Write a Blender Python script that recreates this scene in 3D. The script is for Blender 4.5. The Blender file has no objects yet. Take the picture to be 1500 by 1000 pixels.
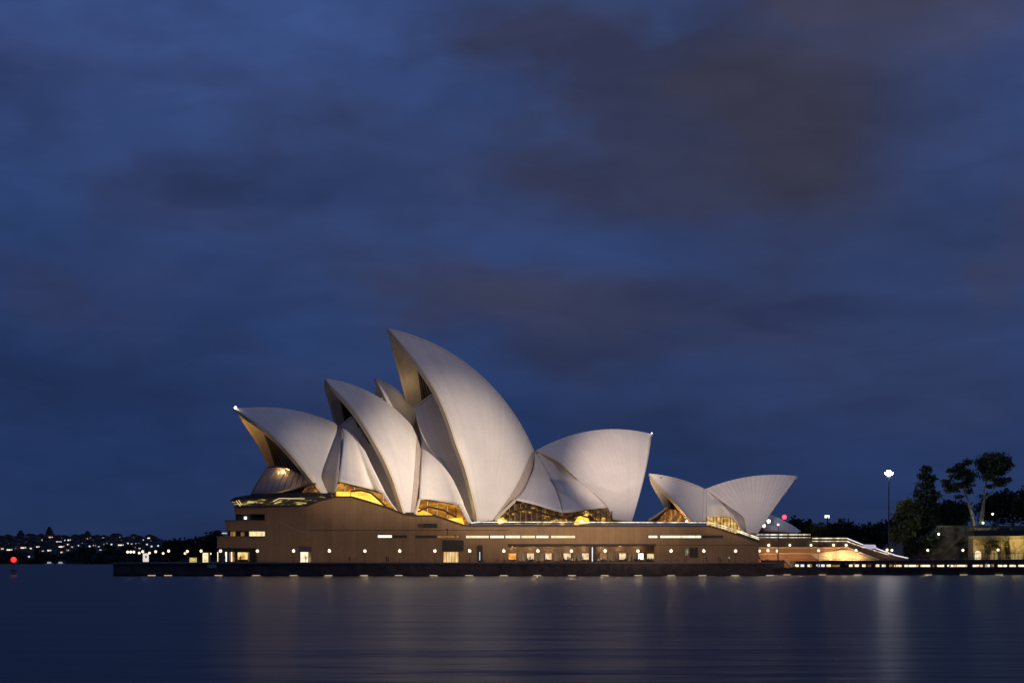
import bpy, bmesh, math, random
import numpy as np
from mathutils import Vector, Matrix
random.seed(7); rng = np.random.default_rng(7)
R = math.radians
sc = bpy.context.scene
COL = sc.collection

# ------------------------------------------------------------------ camera, sky, light, exposure
FPX = 2160.0; CAMH = 4.0; HOR = 821.0           # focal length in photo pixels, eye height, horizon row
cam_d = bpy.data.cameras.new('camera'); cam = bpy.data.objects.new('camera', cam_d); COL.objects.link(cam)
cam.location = (0, 0, CAMH); cam.rotation_euler = (R(90), 0, 0)
cam_d.sensor_width = 36; cam_d.lens = 36 * FPX / 1500; cam_d.shift_y = (HOR - 500) / 1500
cam_d.clip_start = 0.5; cam_d.clip_end = 20000
sc.camera = cam
sc.view_settings.view_transform = 'Standard'; sc.view_settings.look = 'None'
sc.view_settings.exposure = 0; sc.view_settings.gamma = 1
sc.cycles.use_denoising = True
sc.cycles.max_bounces = 6; sc.cycles.sample_clamp_indirect = 4

def lin(r, g, b):
    f = lambda c: (c / 255 / 12.92) if c / 255 <= 0.04045 else ((c / 255 + 0.055) / 1.055) ** 2.4
    return (f(r), f(g), f(b), 1)

world = bpy.data.worlds.new('World'); sc.world = world; world.use_nodes = True
def build_sky():
    nt = world.node_tree; N = nt.nodes; L = nt.links; N.clear()
    def node(t, **k):
        n = N.new(t)
        for a, v in k.items(): setattr(n, a, v)
        return n
    def val(s, x):
        if isinstance(x, (int, float)): s.default_value = x
        else: L.new(x, s)
    def m(op, a, b=0.0, c=0.0):
        n = node('ShaderNodeMath', operation=op); val(n.inputs[0], a); val(n.inputs[1], b); val(n.inputs[2], c); return n.outputs[0]
    tc = node('ShaderNodeTexCoord')
    # cloud texture in direction space, slightly squashed vertically
    mp = node('ShaderNodeMapping'); L.new(tc.outputs['Generated'], mp.inputs[0]); mp.inputs['Scale'].default_value = (1, 1, 1.9)
    n1 = node('ShaderNodeTexNoise'); L.new(mp.outputs[0], n1.inputs['Vector'])
    n1.inputs['Scale'].default_value = 9; n1.inputs['Detail'].default_value = 5; n1.inputs['Roughness'].default_value = .5
    n2 = node('ShaderNodeTexNoise'); L.new(mp.outputs[0], n2.inputs['Vector'])
    n2.inputs['Scale'].default_value = 3.6; n2.inputs['Detail'].default_value = 3
    sx = node('ShaderNodeSeparateXYZ'); L.new(tc.outputs['Generated'], sx.inputs[0])
    az = m('ARCTAN2', sx.outputs[0], sx.outputs[1]); el = m('ARCSINE', sx.outputs[2])
    sc2 = node('ShaderNodeSeparateColor'); L.new(n1.outputs['Color'], sc2.inputs[0])
    sc3 = node('ShaderNodeSeparateColor'); L.new(n2.outputs['Color'], sc3.inputs[0])
    azd = m('ADD', az, m('ADD', m('MULTIPLY', m('SUBTRACT', sc3.outputs[0], .5), .10), m('MULTIPLY', m('SUBTRACT', sc2.outputs[0], .5), .15)))
    eld = m('ADD', el, m('ADD', m('MULTIPLY', m('SUBTRACT', sc3.outputs[1], .5), .07), m('MULTIPLY', m('SUBTRACT', sc2.outputs[1], .5), .085)))
    def blobs(lst):
        tot = None
        for (ca, ce, ra, re, s) in lst:
            a = m('DIVIDE', m('SUBTRACT', azd, R(ca)), R(ra)); e = m('DIVIDE', m('SUBTRACT', eld, R(ce)), R(re))
            d = m('ADD', m('MULTIPLY', a, a), m('MULTIPLY', e, e))
            g = m('MULTIPLY', m('EXPONENT', m('MULTIPLY', d, -1.0)), s)
            tot = g if tot is None else m('ADD', tot, g)
        return tot
    # clouds given as azimuth, elevation, half widths (degrees) and density
    warm = blobs([(4.0, 17.6, 6.5, 3.0, .95), (9.5, 17.4, 6.5, 3.0, .95), (10.5, 14.6, 4.5, 2.0, .6), (18.6, 12.0, 2.2, 3.4, .35), (40, 22, 14, 6, .6), (-40, 25, 14, 6, .6), (0, 40, 30, 8, .6)])
    pale = blobs([(14, 8.5, 7, 4.5, .7), (19, 14, 5, 4, .5), (6, 6, 5, 2, .35)])
    umber = blobs([(10.2, 17.0, 3.2, 2.2, .85), (11.8, 14.8, 2.2, 1.6, .6), (1.5, 9.2, 3.5, .9, .45)])
    top = blobs([(15.5, 21, 7, 2.2, .95), (8, 21.5, 6, 1.2, .5), (11.8, 17.5, 3, 2.5, .35), (18.6, 12, 1.8, 3, .3)])
    dark = blobs([(-17, 7.0, 4, 1.6, .6), (-19, 16.4, 4, 1.6, .5), (-13, 5.6, 5, 1, .45), (8, 4.6, 8, 1.2, .3), (-10, 14, 5, 1.1, .3), (1.5, 7.6, 4, .8, .35), (12, 9.5, 4, .8, .3)])
    dusk = blobs([(1.5, 9.0, 6.0, 1.9, .8), (-4.5, 10.2, 6.5, 1.8, .55), (9, 8.5, 6.5, 2.6, .55), (-6, 16.0, 5.5, 1.8, .5), (-1, 13.2, 5.5, 2.0, .5), (13, 11.5, 5, 2, .4), (-14, 13.5, 5, 1.4, .35), (16, 5.5, 6, 1.5, .4)])
    cool = blobs([(-16, 9.6, 3.4, 1.6, .85), (-17.5, 17, 5, 2.2, .5), (-11.5, 12.2, 4, 1.6, .35), (-9, 6.2, 5, 1.4, .4), (10, 12.5, 5, 1.0, .3)])
    # clear sky: dusk blue, a little paler higher up
    cr = node('ShaderNodeValToRGB'); val(cr.inputs[0], m('DIVIDE', el, R(40)))
    e = cr.color_ramp.elements
    e[0].position = 0; e[0].color = lin(38, 53, 90); e[1].position = 1; e[1].color = lin(58, 80, 130)
    for p, c in ((.10, (33, 54, 97)), (.2, (39, 63, 110)), (.3, (46, 70, 120)), (.5, (57, 79, 132))):
        x = cr.color_ramp.elements.new(p); x.color = lin(*c)
    # physical twilight sky, sun just below the horizon
    sky = node('ShaderNodeTexSky', sky_type='NISHITA'); sky.sun_disc = False
    sky.sun_elevation = R(-2); sky.sun_rotation = R(200); sky.altitude = 10
    skm = node('ShaderNodeMix', data_type='RGBA', blend_type='MULTIPLY'); skm.inputs[0].default_value = 1
    L.new(sky.outputs[0], skm.inputs[6]); skm.inputs[7].default_value = (.05, .05, .05, 1)
    base = node('ShaderNodeMix', data_type='RGBA'); base.inputs[0].default_value = .05
    L.new(cr.outputs[0], base.inputs[6]); L.new(skm.outputs[2], base.inputs[7])
    def mixc(fac, a, col):
        n = node('ShaderNodeMix', data_type='RGBA'); val(n.inputs[0], fac); L.new(a, n.inputs[6]); n.inputs[7].default_value = col; return n.outputs[2]
    def clampm(x, hi): return m('MINIMUM', m('MAXIMUM', x, 0.0), hi)
    tex = m('MAXIMUM', m('ADD', -.3, m('MULTIPLY', n1.outputs['Fac'], 2.6)), 0.0)
    wisp = node('ShaderNodeMapRange', interpolation_type='SMOOTHSTEP'); val(wisp.inputs[0], n1.outputs['Fac']); wisp.inputs[1].default_value = .42; wisp.inputs[2].default_value = .72; wisp.inputs[4].default_value = .5
    c0 = mixc(wisp.outputs[0], base.outputs[2], lin(44, 56, 94))
    c0 = mixc(clampm(pale, .8), c0, lin(51, 68, 112))
    c1 = mixc(clampm(m('MULTIPLY', cool, tex), .85), c0, lin(53, 63, 103))
    c1 = mixc(clampm(m('MULTIPLY', dusk, tex), .9), c1, lin(52, 59, 91))
    c2 = mixc(clampm(m('MULTIPLY', warm, tex), .93), c1, lin(52, 57, 84))
    c2 = mixc(clampm(m('MULTIPLY', top, tex), .93), c2, lin(68, 69, 93))
    c2 = mixc(clampm(m('MULTIPLY', dark, tex), .6), c2, lin(31, 42, 76))
    c2 = mixc(clampm(m('MULTIPLY', umber, tex), .85), c2, lin(56, 57, 75))
    mp3 = node('ShaderNodeMapping'); L.new(tc.outputs['Generated'], mp3.inputs[0]); mp3.inputs['Scale'].default_value = (1, 1, 3.2)
    n3 = node('ShaderNodeTexNoise'); L.new(mp3.outputs[0], n3.inputs['Vector']); n3.inputs['Scale'].default_value = 17; n3.inputs['Detail'].default_value = 4; n3.inputs['Distortion'].default_value = .6
    soft = node('ShaderNodeMapRange'); val(soft.inputs[0], n2.outputs['Fac']); soft.inputs[1].default_value = .35; soft.inputs[2].default_value = .68
    soft.inputs[3].default_value = .80; soft.inputs[4].default_value = 1.12
    bg = node('ShaderNodeBackground'); L.new(c2, bg.inputs[0]); L.new(m('MULTIPLY', soft.outputs[0], m('ADD', .80, m('MULTIPLY', n3.outputs['Fac'], .40))), bg.inputs[1])
    out = node('ShaderNodeOutputWorld'); L.new(bg.outputs[0], out.inputs[0])
build_sky()

# what is left of the sun: a trace of dusk light
sd = bpy.data.lights.new('sun', 'SUN'); sd.energy = 0.01; sd.angle = R(15); sd.color = (1, .85, .75)
so = bpy.data.objects.new('sun', sd); COL.objects.link(so); so.rotation_euler = (R(75), 0, R(20))

# ------------------------------------------------------------------ helpers
def W(px, py, Y):
    """point at depth Y seen in direction (px, py) of the survey photograph"""
    return np.array([(px - 750) / FPX * Y, Y, CAMH + (HOR - py) / FPX * Y])
def proj(p): return np.array([750 + FPX * p[0] / p[1], HOR - FPX * (p[2] - CAMH) / p[1]])

def flood(name, loc, target, power, cone, blend=1.0, color=(1, .835, .69), size=1.0):
    d = bpy.data.lights.new(name, 'SPOT'); d.energy = power; d.spot_size = R(cone); d.spot_blend = blend; d.color = color; d.shadow_soft_size = size
    o = bpy.data.objects.new(name, d); COL.objects.link(o); o.location = loc
    o.rotation_euler = (Vector(target) - Vector(loc)).to_track_quat('-Z', 'Y').to_euler(); return o
def point(name, loc, power, color=(1, .7, .38), size=.4):
    d = bpy.data.lights.new(name, 'POINT'); d.energy = power; d.color = color; d.shadow_soft_size = size
    o = bpy.data.objects.new(name, d); COL.objects.link(o); o.location = loc; return o

# floodlights on the roofs of the opposite quay, one aimed at each shell
FL = (420, 20, 26); FW = (-35, -25, 22); ROSE = (1, .80, .66)
for nm, loc, (px, py, Y), pw, cone, col in (
        ('floodlight_tall_shell', FL, (690, 694, 440), 1.20e7, 6.6, (1, .835, .69)), ('floodlight_middle_shell', FL, (590, 695, 430), 0.92e7, 4.2, (1, .835, .69)),
        ('floodlight_front_shell', FL, (490, 696, 422), 0.76e7, 3.4, (1, .835, .69)), ('floodlight_south_shell', FW, (916, 680, 462), 1.16e7, 4.9, ROSE),
        ('floodlight_restaurant', FW, (1084, 699, 430), 0.48e7, 5.2, ROSE), ('floodlight_wide', FL, (720, 600, 440), 0.18e7, 18, ROSE), ('floodlight_wide', FW, (800, 610, 440), 0.035e7, 20, ROSE)):
    flood(nm, loc, W(px, py, Y), pw, cone, 1.0, col)

_m = {}
def mat(name, col, rough=.7, vary=0.0, scale=1.0, metal=0.0, bump=0.0, spec=.5, stretch=(1, 1, 1)):
    if name in _m: return _m[name]
    M = bpy.data.materials.new(name); M.use_nodes = True; nt = M.node_tree; b = nt.nodes['Principled BSDF']
    b.inputs['Roughness'].default_value = rough; b.inputs['Metallic'].default_value = metal
    b.inputs['Specular IOR Level'].default_value = spec
    c = (*col[:3], 1); b.inputs['Base Color'].default_value = c
    if vary or bump:
        tc = nt.nodes.new('ShaderNodeTexCoord'); mp = nt.nodes.new('ShaderNodeMapping'); mp.inputs['Scale'].default_value = stretch
        nz = nt.nodes.new('ShaderNodeTexNoise'); nz.inputs['Scale'].default_value = scale; nz.inputs['Detail'].default_value = 6; nz.inputs['Roughness'].default_value = .65
        nt.links.new(tc.outputs['Object'], mp.inputs[0]); nt.links.new(mp.outputs[0], nz.inputs['Vector'])
        if vary:
            r = nt.nodes.new('ShaderNodeValToRGB'); r.color_ramp.elements[0].position = .3; r.color_ramp.elements[1].position = .7
            r.color_ramp.elements[0].color = (*[x * (1 - vary) for x in col[:3]], 1); r.color_ramp.elements[1].color = (*[min(1, x * (1 + vary)) for x in col[:3]], 1)
            nt.links.new(nz.outputs['Fac'], r.inputs[0]); nt.links.new(r.outputs[0], b.inputs['Base Color'])
        if bump:
            bp = nt.nodes.new('ShaderNodeBump'); bp.inputs['Strength'].default_value = bump; bp.inputs['Distance'].default_value = .3
            nt.links.new(nz.outputs['Fac'], bp.inputs['Height']); nt.links.new(bp.outputs[0], b.inputs['Normal'])
    _m[name] = M; return M
def glow(name, col, strength):
    if name in _m: return _m[name]
    M = bpy.data.materials.new(name); M.use_nodes = True; nt = M.node_tree; b = nt.nodes['Principled BSDF']
    b.inputs['Base Color'].default_value = (.5, .5, .5, 1); b.inputs['Emission Color'].default_value = (*col[:3], 1); b.inputs['Emission Strength'].default_value = strength
    _m[name] = M; return M
def interior(name, dark, mid, bright, strength, scale=(1, 1, 1), nscale=.5, lo=.35, hi=.72, rough=.25, mull=0.0):
    """a lit interior seen through glass: uneven bands of lit and dark things behind"""
    if name in _m: return _m[name]
    M = bpy.data.materials.new(name); M.use_nodes = True; nt = M.node_tree; b = nt.nodes['Principled BSDF']; L = nt.links
    b.inputs['Base Color'].default_value = (.02, .017, .014, 1); b.inputs['Roughness'].default_value = .45; b.inputs['Specular IOR Level'].default_value = .12
    tc = nt.nodes.new('ShaderNodeTexCoord'); mp = nt.nodes.new('ShaderNodeMapping'); mp.inputs['Scale'].default_value = scale
    nz = nt.nodes.new('ShaderNodeTexNoise'); nz.inputs['Scale'].default_value = nscale; nz.inputs['Detail'].default_value = 4; nz.inputs['Roughness'].default_value = .6
    L.new(tc.outputs['Object'], mp.inputs[0]); L.new(mp.outputs[0], nz.inputs['Vector'])
    r = nt.nodes.new('ShaderNodeValToRGB'); e = r.color_ramp.elements; e[0].position = lo; e[0].color = (*dark, 1); e[1].position = hi; e[1].color = (*bright, 1)
    x = e.new((lo + hi) / 2); x.color = (*mid, 1); L.new(nz.outputs['Fac'], r.inputs[0])
    out = r.outputs[0]
    if mull:
        sx = nt.nodes.new('ShaderNodeSeparateXYZ'); L.new(tc.outputs['Object'], sx.inputs[0])
        f = nt.nodes.new('ShaderNodeMath'); f.operation = 'PINGPONG'; L.new(sx.outputs[0], f.inputs[0]); f.inputs[1].default_value = mull
        g = nt.nodes.new('ShaderNodeMath'); g.operation = 'GREATER_THAN'; L.new(f.outputs[0], g.inputs[0]); g.inputs[1].default_value = mull * .16
        mx = nt.nodes.new('ShaderNodeMix'); mx.data_type = 'RGBA'; L.new(g.outputs[0], mx.inputs[0]); mx.inputs[6].default_value = (.01, .008, .006, 1); L.new(out, mx.inputs[7]); out = mx.outputs[2]
    L.new(out, b.inputs['Emission Color']); b.inputs['Emission Strength'].default_value = strength
    _m[name] = M; return M

def mesh(name, verts, faces, mats, parent=None, smooth=False, uv=None, midx=None):
    me = bpy.data.meshes.new(name); me.from_pydata([tuple(map(float, v)) for v in verts], [], faces)
    for M in (mats if isinstance(mats, (list, tuple)) else [mats]): me.materials.append(M)
    if midx is not None: me.polygons.foreach_set('material_index', midx)
    if uv is not None:
        ul = me.uv_layers.new(name='uv'); li = np.zeros(len(me.loops), int); me.loops.foreach_get('vertex_index', li)
        ul.data.foreach_set('uv', np.asarray(uv, float)[li].ravel())
    if smooth: me.polygons.foreach_set('use_smooth', [True] * len(me.polygons))
    me.update(); bm = bmesh.new(); bm.from_mesh(me)
    if uv is None: bmesh.ops.recalc_face_normals(bm, faces=bm.faces)
    bm.to_mesh(me); bm.free()
    o = bpy.data.objects.new(name, me); COL.objects.link(o)
    if parent is not None: attach(o, parent)
    return o
def attach(o, parent):
    """geometry is written in world coordinates: cancel the offset of a top-level parent (parts themselves stay at the origin)"""
    o.parent = parent
    if parent.parent is None: o.matrix_parent_inverse = Matrix.Translation(-Vector(parent.location))
def tag(o, label=None, cat=None, group=None, kind=None):
    for k, v in (('label', label), ('category', cat), ('group', group), ('kind', kind)):
        if v: o[k] = v
    return o
def thing(name, label, cat, loc=(0, 0, 0), group=None):
    o = bpy.data.objects.new(name, None); COL.objects.link(o); o.location = [float(x) for x in loc]; o.empty_display_size = .5
    return tag(o, label, cat, group)
def dup(o, parent=None):
    c = o.copy(); COL.objects.link(c)
    if parent is not None: c.parent = parent
    for ch in list(o.children): dup(ch, c)
    return c

class MB:
    """gathers simple solids into one mesh"""
    def __init__(s): s.v = []; s.f = []; s.mi = []
    def add(s, v, f, mi=0):
        n = len(s.v); s.v += [tuple(map(float, p)) for p in v]; s.f += [tuple(i + n for i in q) for q in f]; s.mi += [mi] * len(f); return s
    def box(s, x0, y0, z0, x1, y1, z1, mi=0):
        v = [(x, y, z) for z in (z0, z1) for y in (y0, y1) for x in (x0, x1)]
        return s.add(v, [(0, 1, 3, 2), (4, 6, 7, 5), (0, 4, 5, 1), (2, 3, 7, 6), (0, 2, 6, 4), (1, 5, 7, 3)], mi)
    def prism(s, pts, d, mi=0):
        """pts: front outline; d: vector to the back outline"""
        n = len(pts); p = [np.array(q, float) for q in pts]; v = p + [q + np.array(d, float) for q in p]
        return s.add(v, [tuple(range(n)), tuple(range(2 * n - 1, n - 1, -1))] + [(i, i + n, (i + 1) % n + n, (i + 1) % n) for i in range(n)], mi)
    def tube(s, pts, rad, k=8, mi=0):
        pts = [np.array(p, float) for p in pts]; rad = rad if isinstance(rad, (list, tuple)) else [rad] * len(pts); v = []
        for i, p in enumerate(pts):
            d = pts[min(i + 1, len(pts) - 1)] - pts[max(i - 1, 0)]; d /= np.linalg.norm(d) + 1e-9
            a = np.cross(d, (0.3, 1, .1) if abs(d[1]) < .9 else (1, 0, 0)); a /= np.linalg.norm(a); b = np.cross(d, a)
            v += [p + rad[i] * (math.cos(t) * a + math.sin(t) * b) for t in np.linspace(0, 2 * math.pi, k, endpoint=False)]
        f = [(i * k + j, i * k + (j + 1) % k, (i + 1) * k + (j + 1) % k, (i + 1) * k + j) for i in range(len(pts) - 1) for j in range(k)]
        return s.add(v, f + [tuple(range(k)), tuple(range((len(pts) - 1) * k, len(pts) * k))], mi)
    def ball(s, c, r, n=10, m=7, mi=0, sc=(1, 1, 1)):
        v = [(c[0] + r * sc[0] * math.sin(a) * math.cos(t), c[1] + r * sc[1] * math.sin(a) * math.sin(t), c[2] + r * sc[2] * math.cos(a))
             for a in np.linspace(0, math.pi, m) for t in np.linspace(0, 2 * math.pi, n, endpoint=False)]
        return s.add(v, [(i * n + j, i * n + (j + 1) % n, (i + 1) * n + (j + 1) % n, (i + 1) * n + j) for i in range(m - 1) for j in range(n)], mi)
    def build(s, name, M, parent=None, smooth=False): return mesh(name, s.v, s.f, M, parent, smooth, midx=s.mi)

def pw(pts, Y): return [W(x, y, Y) for x, y in pts]
def panel(name, pts, Y, depth, M, parent): return MB().prism(pw(pts, Y), (0, depth, 0)).build(name, M, parent)
def rect(name, x0, y0, x1, y1, Y, depth, M, parent): return panel(name, [(x0, y0), (x1, y0), (x1, y1), (x0, y1)], Y, depth, M, parent)

# ------------------------------------------------------------------ materials
def tile_material(name='glazed_roof_tiles', jd=.07):
    M = bpy.data.materials.new(name); M.use_nodes = True; nt = M.node_tree; b = nt.nodes['Principled BSDF']; L = nt.links
    def m(op, a, c=0.0, d=0.0):
        n = nt.nodes.new('ShaderNodeMath'); n.operation = op
        for s, x in zip(n.inputs, (a, c, d)):
            if isinstance(x, (int, float)): s.default_value = x
            else: L.new(x, s)
        return n.outputs[0]
    uv = nt.nodes.new('ShaderNodeUVMap'); uv.uv_map = 'uv'; sx = nt.nodes.new('ShaderNodeSeparateXYZ'); L.new(uv.outputs[0], sx.inputs[0])
    fu = m('PINGPONG', sx.outputs[0], .5)                       # 0 at a rib joint, .5 in the middle of a lid
    joint = m('LESS_THAN', fu, .055)
    chev = m('LESS_THAN', m('PINGPONG', m('ADD', m('DIVIDE', sx.outputs[1], 2.6), fu), .5), .05)
    fl = m('FLOOR', sx.outputs[0]); wn = nt.nodes.new('ShaderNodeTexWhiteNoise'); wn.noise_dimensions = '1D'; L.new(fl, wn.inputs['W'])
    tc = nt.nodes.new('ShaderNodeTexCoord'); nz = nt.nodes.new('ShaderNodeTexNoise'); nz.inputs['Scale'].default_value = .16; nz.inputs['Detail'].default_value = 6
    L.new(tc.outputs['Object'], nz.inputs['Vector'])
    k = m('SUBTRACT', 1.0, m('ADD', m('MULTIPLY', joint, jd), m('MULTIPLY', chev, .05)))
    k = m('MULTIPLY', k, m('ADD', .95, m('MULTIPLY', wn.outputs['Value'], .05)))
    k = m('MULTIPLY', k, m('ADD', .86, m('MULTIPLY', nz.outputs['Fac'], .26)))
    n9 = nt.nodes.new('ShaderNodeTexNoise'); n9.inputs['Scale'].default_value = .9; n9.inputs['Detail'].default_value = 4; n9.inputs['Roughness'].default_value = .8
    L.new(tc.outputs['Object'], n9.inputs['Vector']); k = m('MULTIPLY', k, m('ADD', .90, m('MULTIPLY', n9.outputs['Fac'], .20)))
    mx = nt.nodes.new('ShaderNodeMix'); mx.data_type = 'RGBA'; mx.blend_type = 'MULTIPLY'; mx.inputs[0].default_value = 1; mx.inputs[6].default_value = (.74, .69, .635, 1)
    cb = nt.nodes.new('ShaderNodeCombineColor'); [L.new(k, cb.inputs[i]) for i in range(3)]; L.new(cb.outputs[0], mx.inputs[7]); L.new(mx.outputs[2], b.inputs['Base Color'])
    b.inputs['Roughness'].default_value = .5; b.inputs['Specular IOR Level'].default_value = .3
    return M
TILE = tile_material(); TILE_RIBBED = tile_material('ribbed_roof_tiles', .24)
def panel_granite(name, col, w=1.8, hz=None):
    """vertical precast granite panels: joints, stains and a slight change from panel to panel"""
    M = bpy.data.materials.new(name); M.use_nodes = True; nt = M.node_tree; b = nt.nodes['Principled BSDF']; L = nt.links
    def m(op, a, c=0.0):
        n = nt.nodes.new('ShaderNodeMath'); n.operation = op
        for s, x in zip(n.inputs, (a, c)):
            if isinstance(x, (int, float)): s.default_value = x
            else: L.new(x, s)
        return n.outputs[0]
    tc = nt.nodes.new('ShaderNodeTexCoord'); sx = nt.nodes.new('ShaderNodeSeparateXYZ'); L.new(tc.outputs['Object'], sx.inputs[0])
    u = m('DIVIDE', sx.outputs[0], w); j = m('LESS_THAN', m('PINGPONG', u, .5), .045)
    wn = nt.nodes.new('ShaderNodeTexWhiteNoise'); wn.noise_dimensions = '1D'; L.new(m('FLOOR', u), wn.inputs['W'])
    mp = nt.nodes.new('ShaderNodeMapping'); mp.inputs['Scale'].default_value = (.35, .35, .22); L.new(tc.outputs['Object'], mp.inputs[0])
    nz = nt.nodes.new('ShaderNodeTexNoise'); nz.inputs['Scale'].default_value = 1.4; nz.inputs['Detail'].default_value = 7; nz.inputs['Roughness'].default_value = .7; L.new(mp.outputs[0], nz.inputs['Vector'])
    k = m('MULTIPLY', m('SUBTRACT', 1.0, m('MULTIPLY', m('MAXIMUM', j, m('LESS_THAN', m('PINGPONG', m('DIVIDE', sx.outputs[2], 4.2), .5), .012)), .13)), m('ADD', .92, m('MULTIPLY', wn.outputs['Value'], .14)))
    k = m('MULTIPLY', k, m('ADD', .68, m('MULTIPLY', nz.outputs['Fac'], .64)))
    cb = nt.nodes.new('ShaderNodeCombineColor'); [L.new(m('MULTIPLY', k, col[i]), cb.inputs[i]) for i in range(3)]
    L.new(cb.outputs[0], b.inputs['Base Color']); b.inputs['Roughness'].default_value = .75; _m[name] = M; return M
GRAN = panel_granite('precast_granite', (.36, .21, .095))
SEAW = mat('seawall_stone', (.085, .056, .042), .8, .5, .5, bump=.5)
PAVE = mat('granite_paving', (.22, .17, .14), .7, .2, .6)
CONC = mat('ribbed_concrete', (.50, .43, .33), .7, .15, .7, stretch=(1, 1, .1))
RIB = mat('edge_rib_concrete', (.62, .53, .38), .6, .1, 2)
RET = mat('precast_return_concrete', (.40, .33, .28), .7, .12, .5)
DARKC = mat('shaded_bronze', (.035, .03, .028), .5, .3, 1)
GLASS = mat('topaz_glass', (.012, .010, .012), .08, 0, 1, spec=.7)
BRONZE = mat('bronze_mullion', (.10, .075, .05), .4, .2, 2, metal=.6)
STEEL = mat('dark_painted_steel', (.04, .04, .045), .45, .2, 3)
HIGHWALL = mat('brown_precast', (.13, .10, .085), .75, .2, .6)
GOLD = interior('foyer_interior', (.012, .006, .003), (.07, .028, .006), (.85, .46, .09), 1.5, (1, 1, 1.6), .55, .38, .74)
GOLDB = interior('bright_foyer_interior', (.07, .024, .003), (.19, .07, .006), (.42, .18, .015), 1.7, (.4, 1, 1.2), .6, .32, .66)
LIT = interior('lit_stair_wall', (.75, .28, .015), (1, .5, .04), (1, .70, .13), 1.6, (.5, 1, 1.5), .6, .3, .66)
CAFE = interior('restaurant_interior', (.10, .06, .03), (.24, .15, .075), (.42, .27, .13), .55, (2.2, 1, .25), 1.2, .3, .75)
SLOT = interior('slot_window_light', (.5, .33, .14), (.95, .72, .38), (1, .9, .65), 1.05, (1, 1, .2), .8, .25, .6)
GALLERY = interior('gallery_glass', (.010, .008, .008), (.025, .02, .012), (.6, .42, .12), 1.1, (.45, 1, 2.6), .8, .42, .68, rough=.1)

# ------------------------------------------------------------------ shells on a sphere
class Axis:
    def __init__(s, deg, px, Y0):
        th = R(deg); s.u = np.array([math.cos(th), math.sin(th), 0]); s.n = np.array([math.sin(th), -math.cos(th), 0]); s.c = np.array([(px - 750) / FPX * Y0, Y0, 0.])
    def on(s, px, off=0.0):
        d = np.array([(px[0] - 750) / FPX, 1., (HOR - px[1]) / FPX]); o = np.array([0, 0, CAMH]); t = np.dot(s.c + off * s.n - o, s.n) / np.dot(d, s.n); return o + t * d
    def mirror(s, P): P = np.asarray(P); return P - 2 * ((P - s.c) @ s.n)[..., None] * s.n
HALL = Axis(27, 690, 455); REST = Axis(15, 1050, 435)
def sphere_centre(A, B, P, Rr):
    a = B - A; b = P - A; nn = np.cross(a, b)
    cc = A + (np.dot(b, b) * np.cross(np.cross(a, b), a) + np.dot(a, a) * np.cross(b, np.cross(a, b))) / (2 * np.dot(nn, nn))
    r0 = np.linalg.norm(cc - A)
    if Rr < r0: print('RADIUS too small', Rr, r0); Rr = r0 * 1.01
    h = math.sqrt(Rr * Rr - r0 * r0); nh = nn / np.linalg.norm(nn)
    return min((cc + nh * h, cc - nh * h), key=lambda c: c[2])
def slerp(C, p, q, t):
    a = p - C; b = q - C; w = math.acos(np.clip(np.dot(a, b) / np.linalg.norm(a) / np.linalg.norm(b), -1, 1)); t = np.asarray(t)[:, None]
    return C + (np.sin((1 - t) * w) * a + np.sin(t * w) * b) / math.sin(w)
def poly_at(pts, n):
    p = np.array(pts, float)
    # smooth the traced outline with a Catmull-Rom pass before spacing it evenly
    q = []
    for i in range(len(p) - 1):
        p0, p1, p2, p3 = p[max(i - 1, 0)], p[i], p[i + 1], p[min(i + 2, len(p) - 1)]
        for t in np.linspace(0, 1, 8, endpoint=False):
            q.append(.5 * (2 * p1 + (p2 - p0) * t + (2 * p0 - 5 * p1 + 4 * p2 - p3) * t * t + (3 * p1 - p0 - 3 * p2 + p3) * t ** 3))
    q.append(p[-1]); q = np.array(q); d = np.concatenate([[0], np.cumsum(np.hypot(*(q[1:] - q[:-1]).T[:2]))]); s = np.linspace(0, d[-1], n)
    return np.stack([np.interp(s, d, q[:, k]) for k in range(q.shape[1])], 1)
def on_sphere(C, Rr, pts):
    out = []
    for x, y in pts:
        d = np.array([(x - 750) / FPX, 1., (HOR - y) / FPX]); d /= np.linalg.norm(d); o = np.array([0, 0, CAMH]); oc = o - C
        b = np.dot(oc, d); c = np.dot(oc, oc) - Rr * Rr; D = b * b - c
        if D >= 0: out.append(o + d * (-b - math.sqrt(D)))
        else: q = o - b * d; out.append(C + (q - C) / np.linalg.norm(q - C) * Rr)
    return np.array(out)
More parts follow.
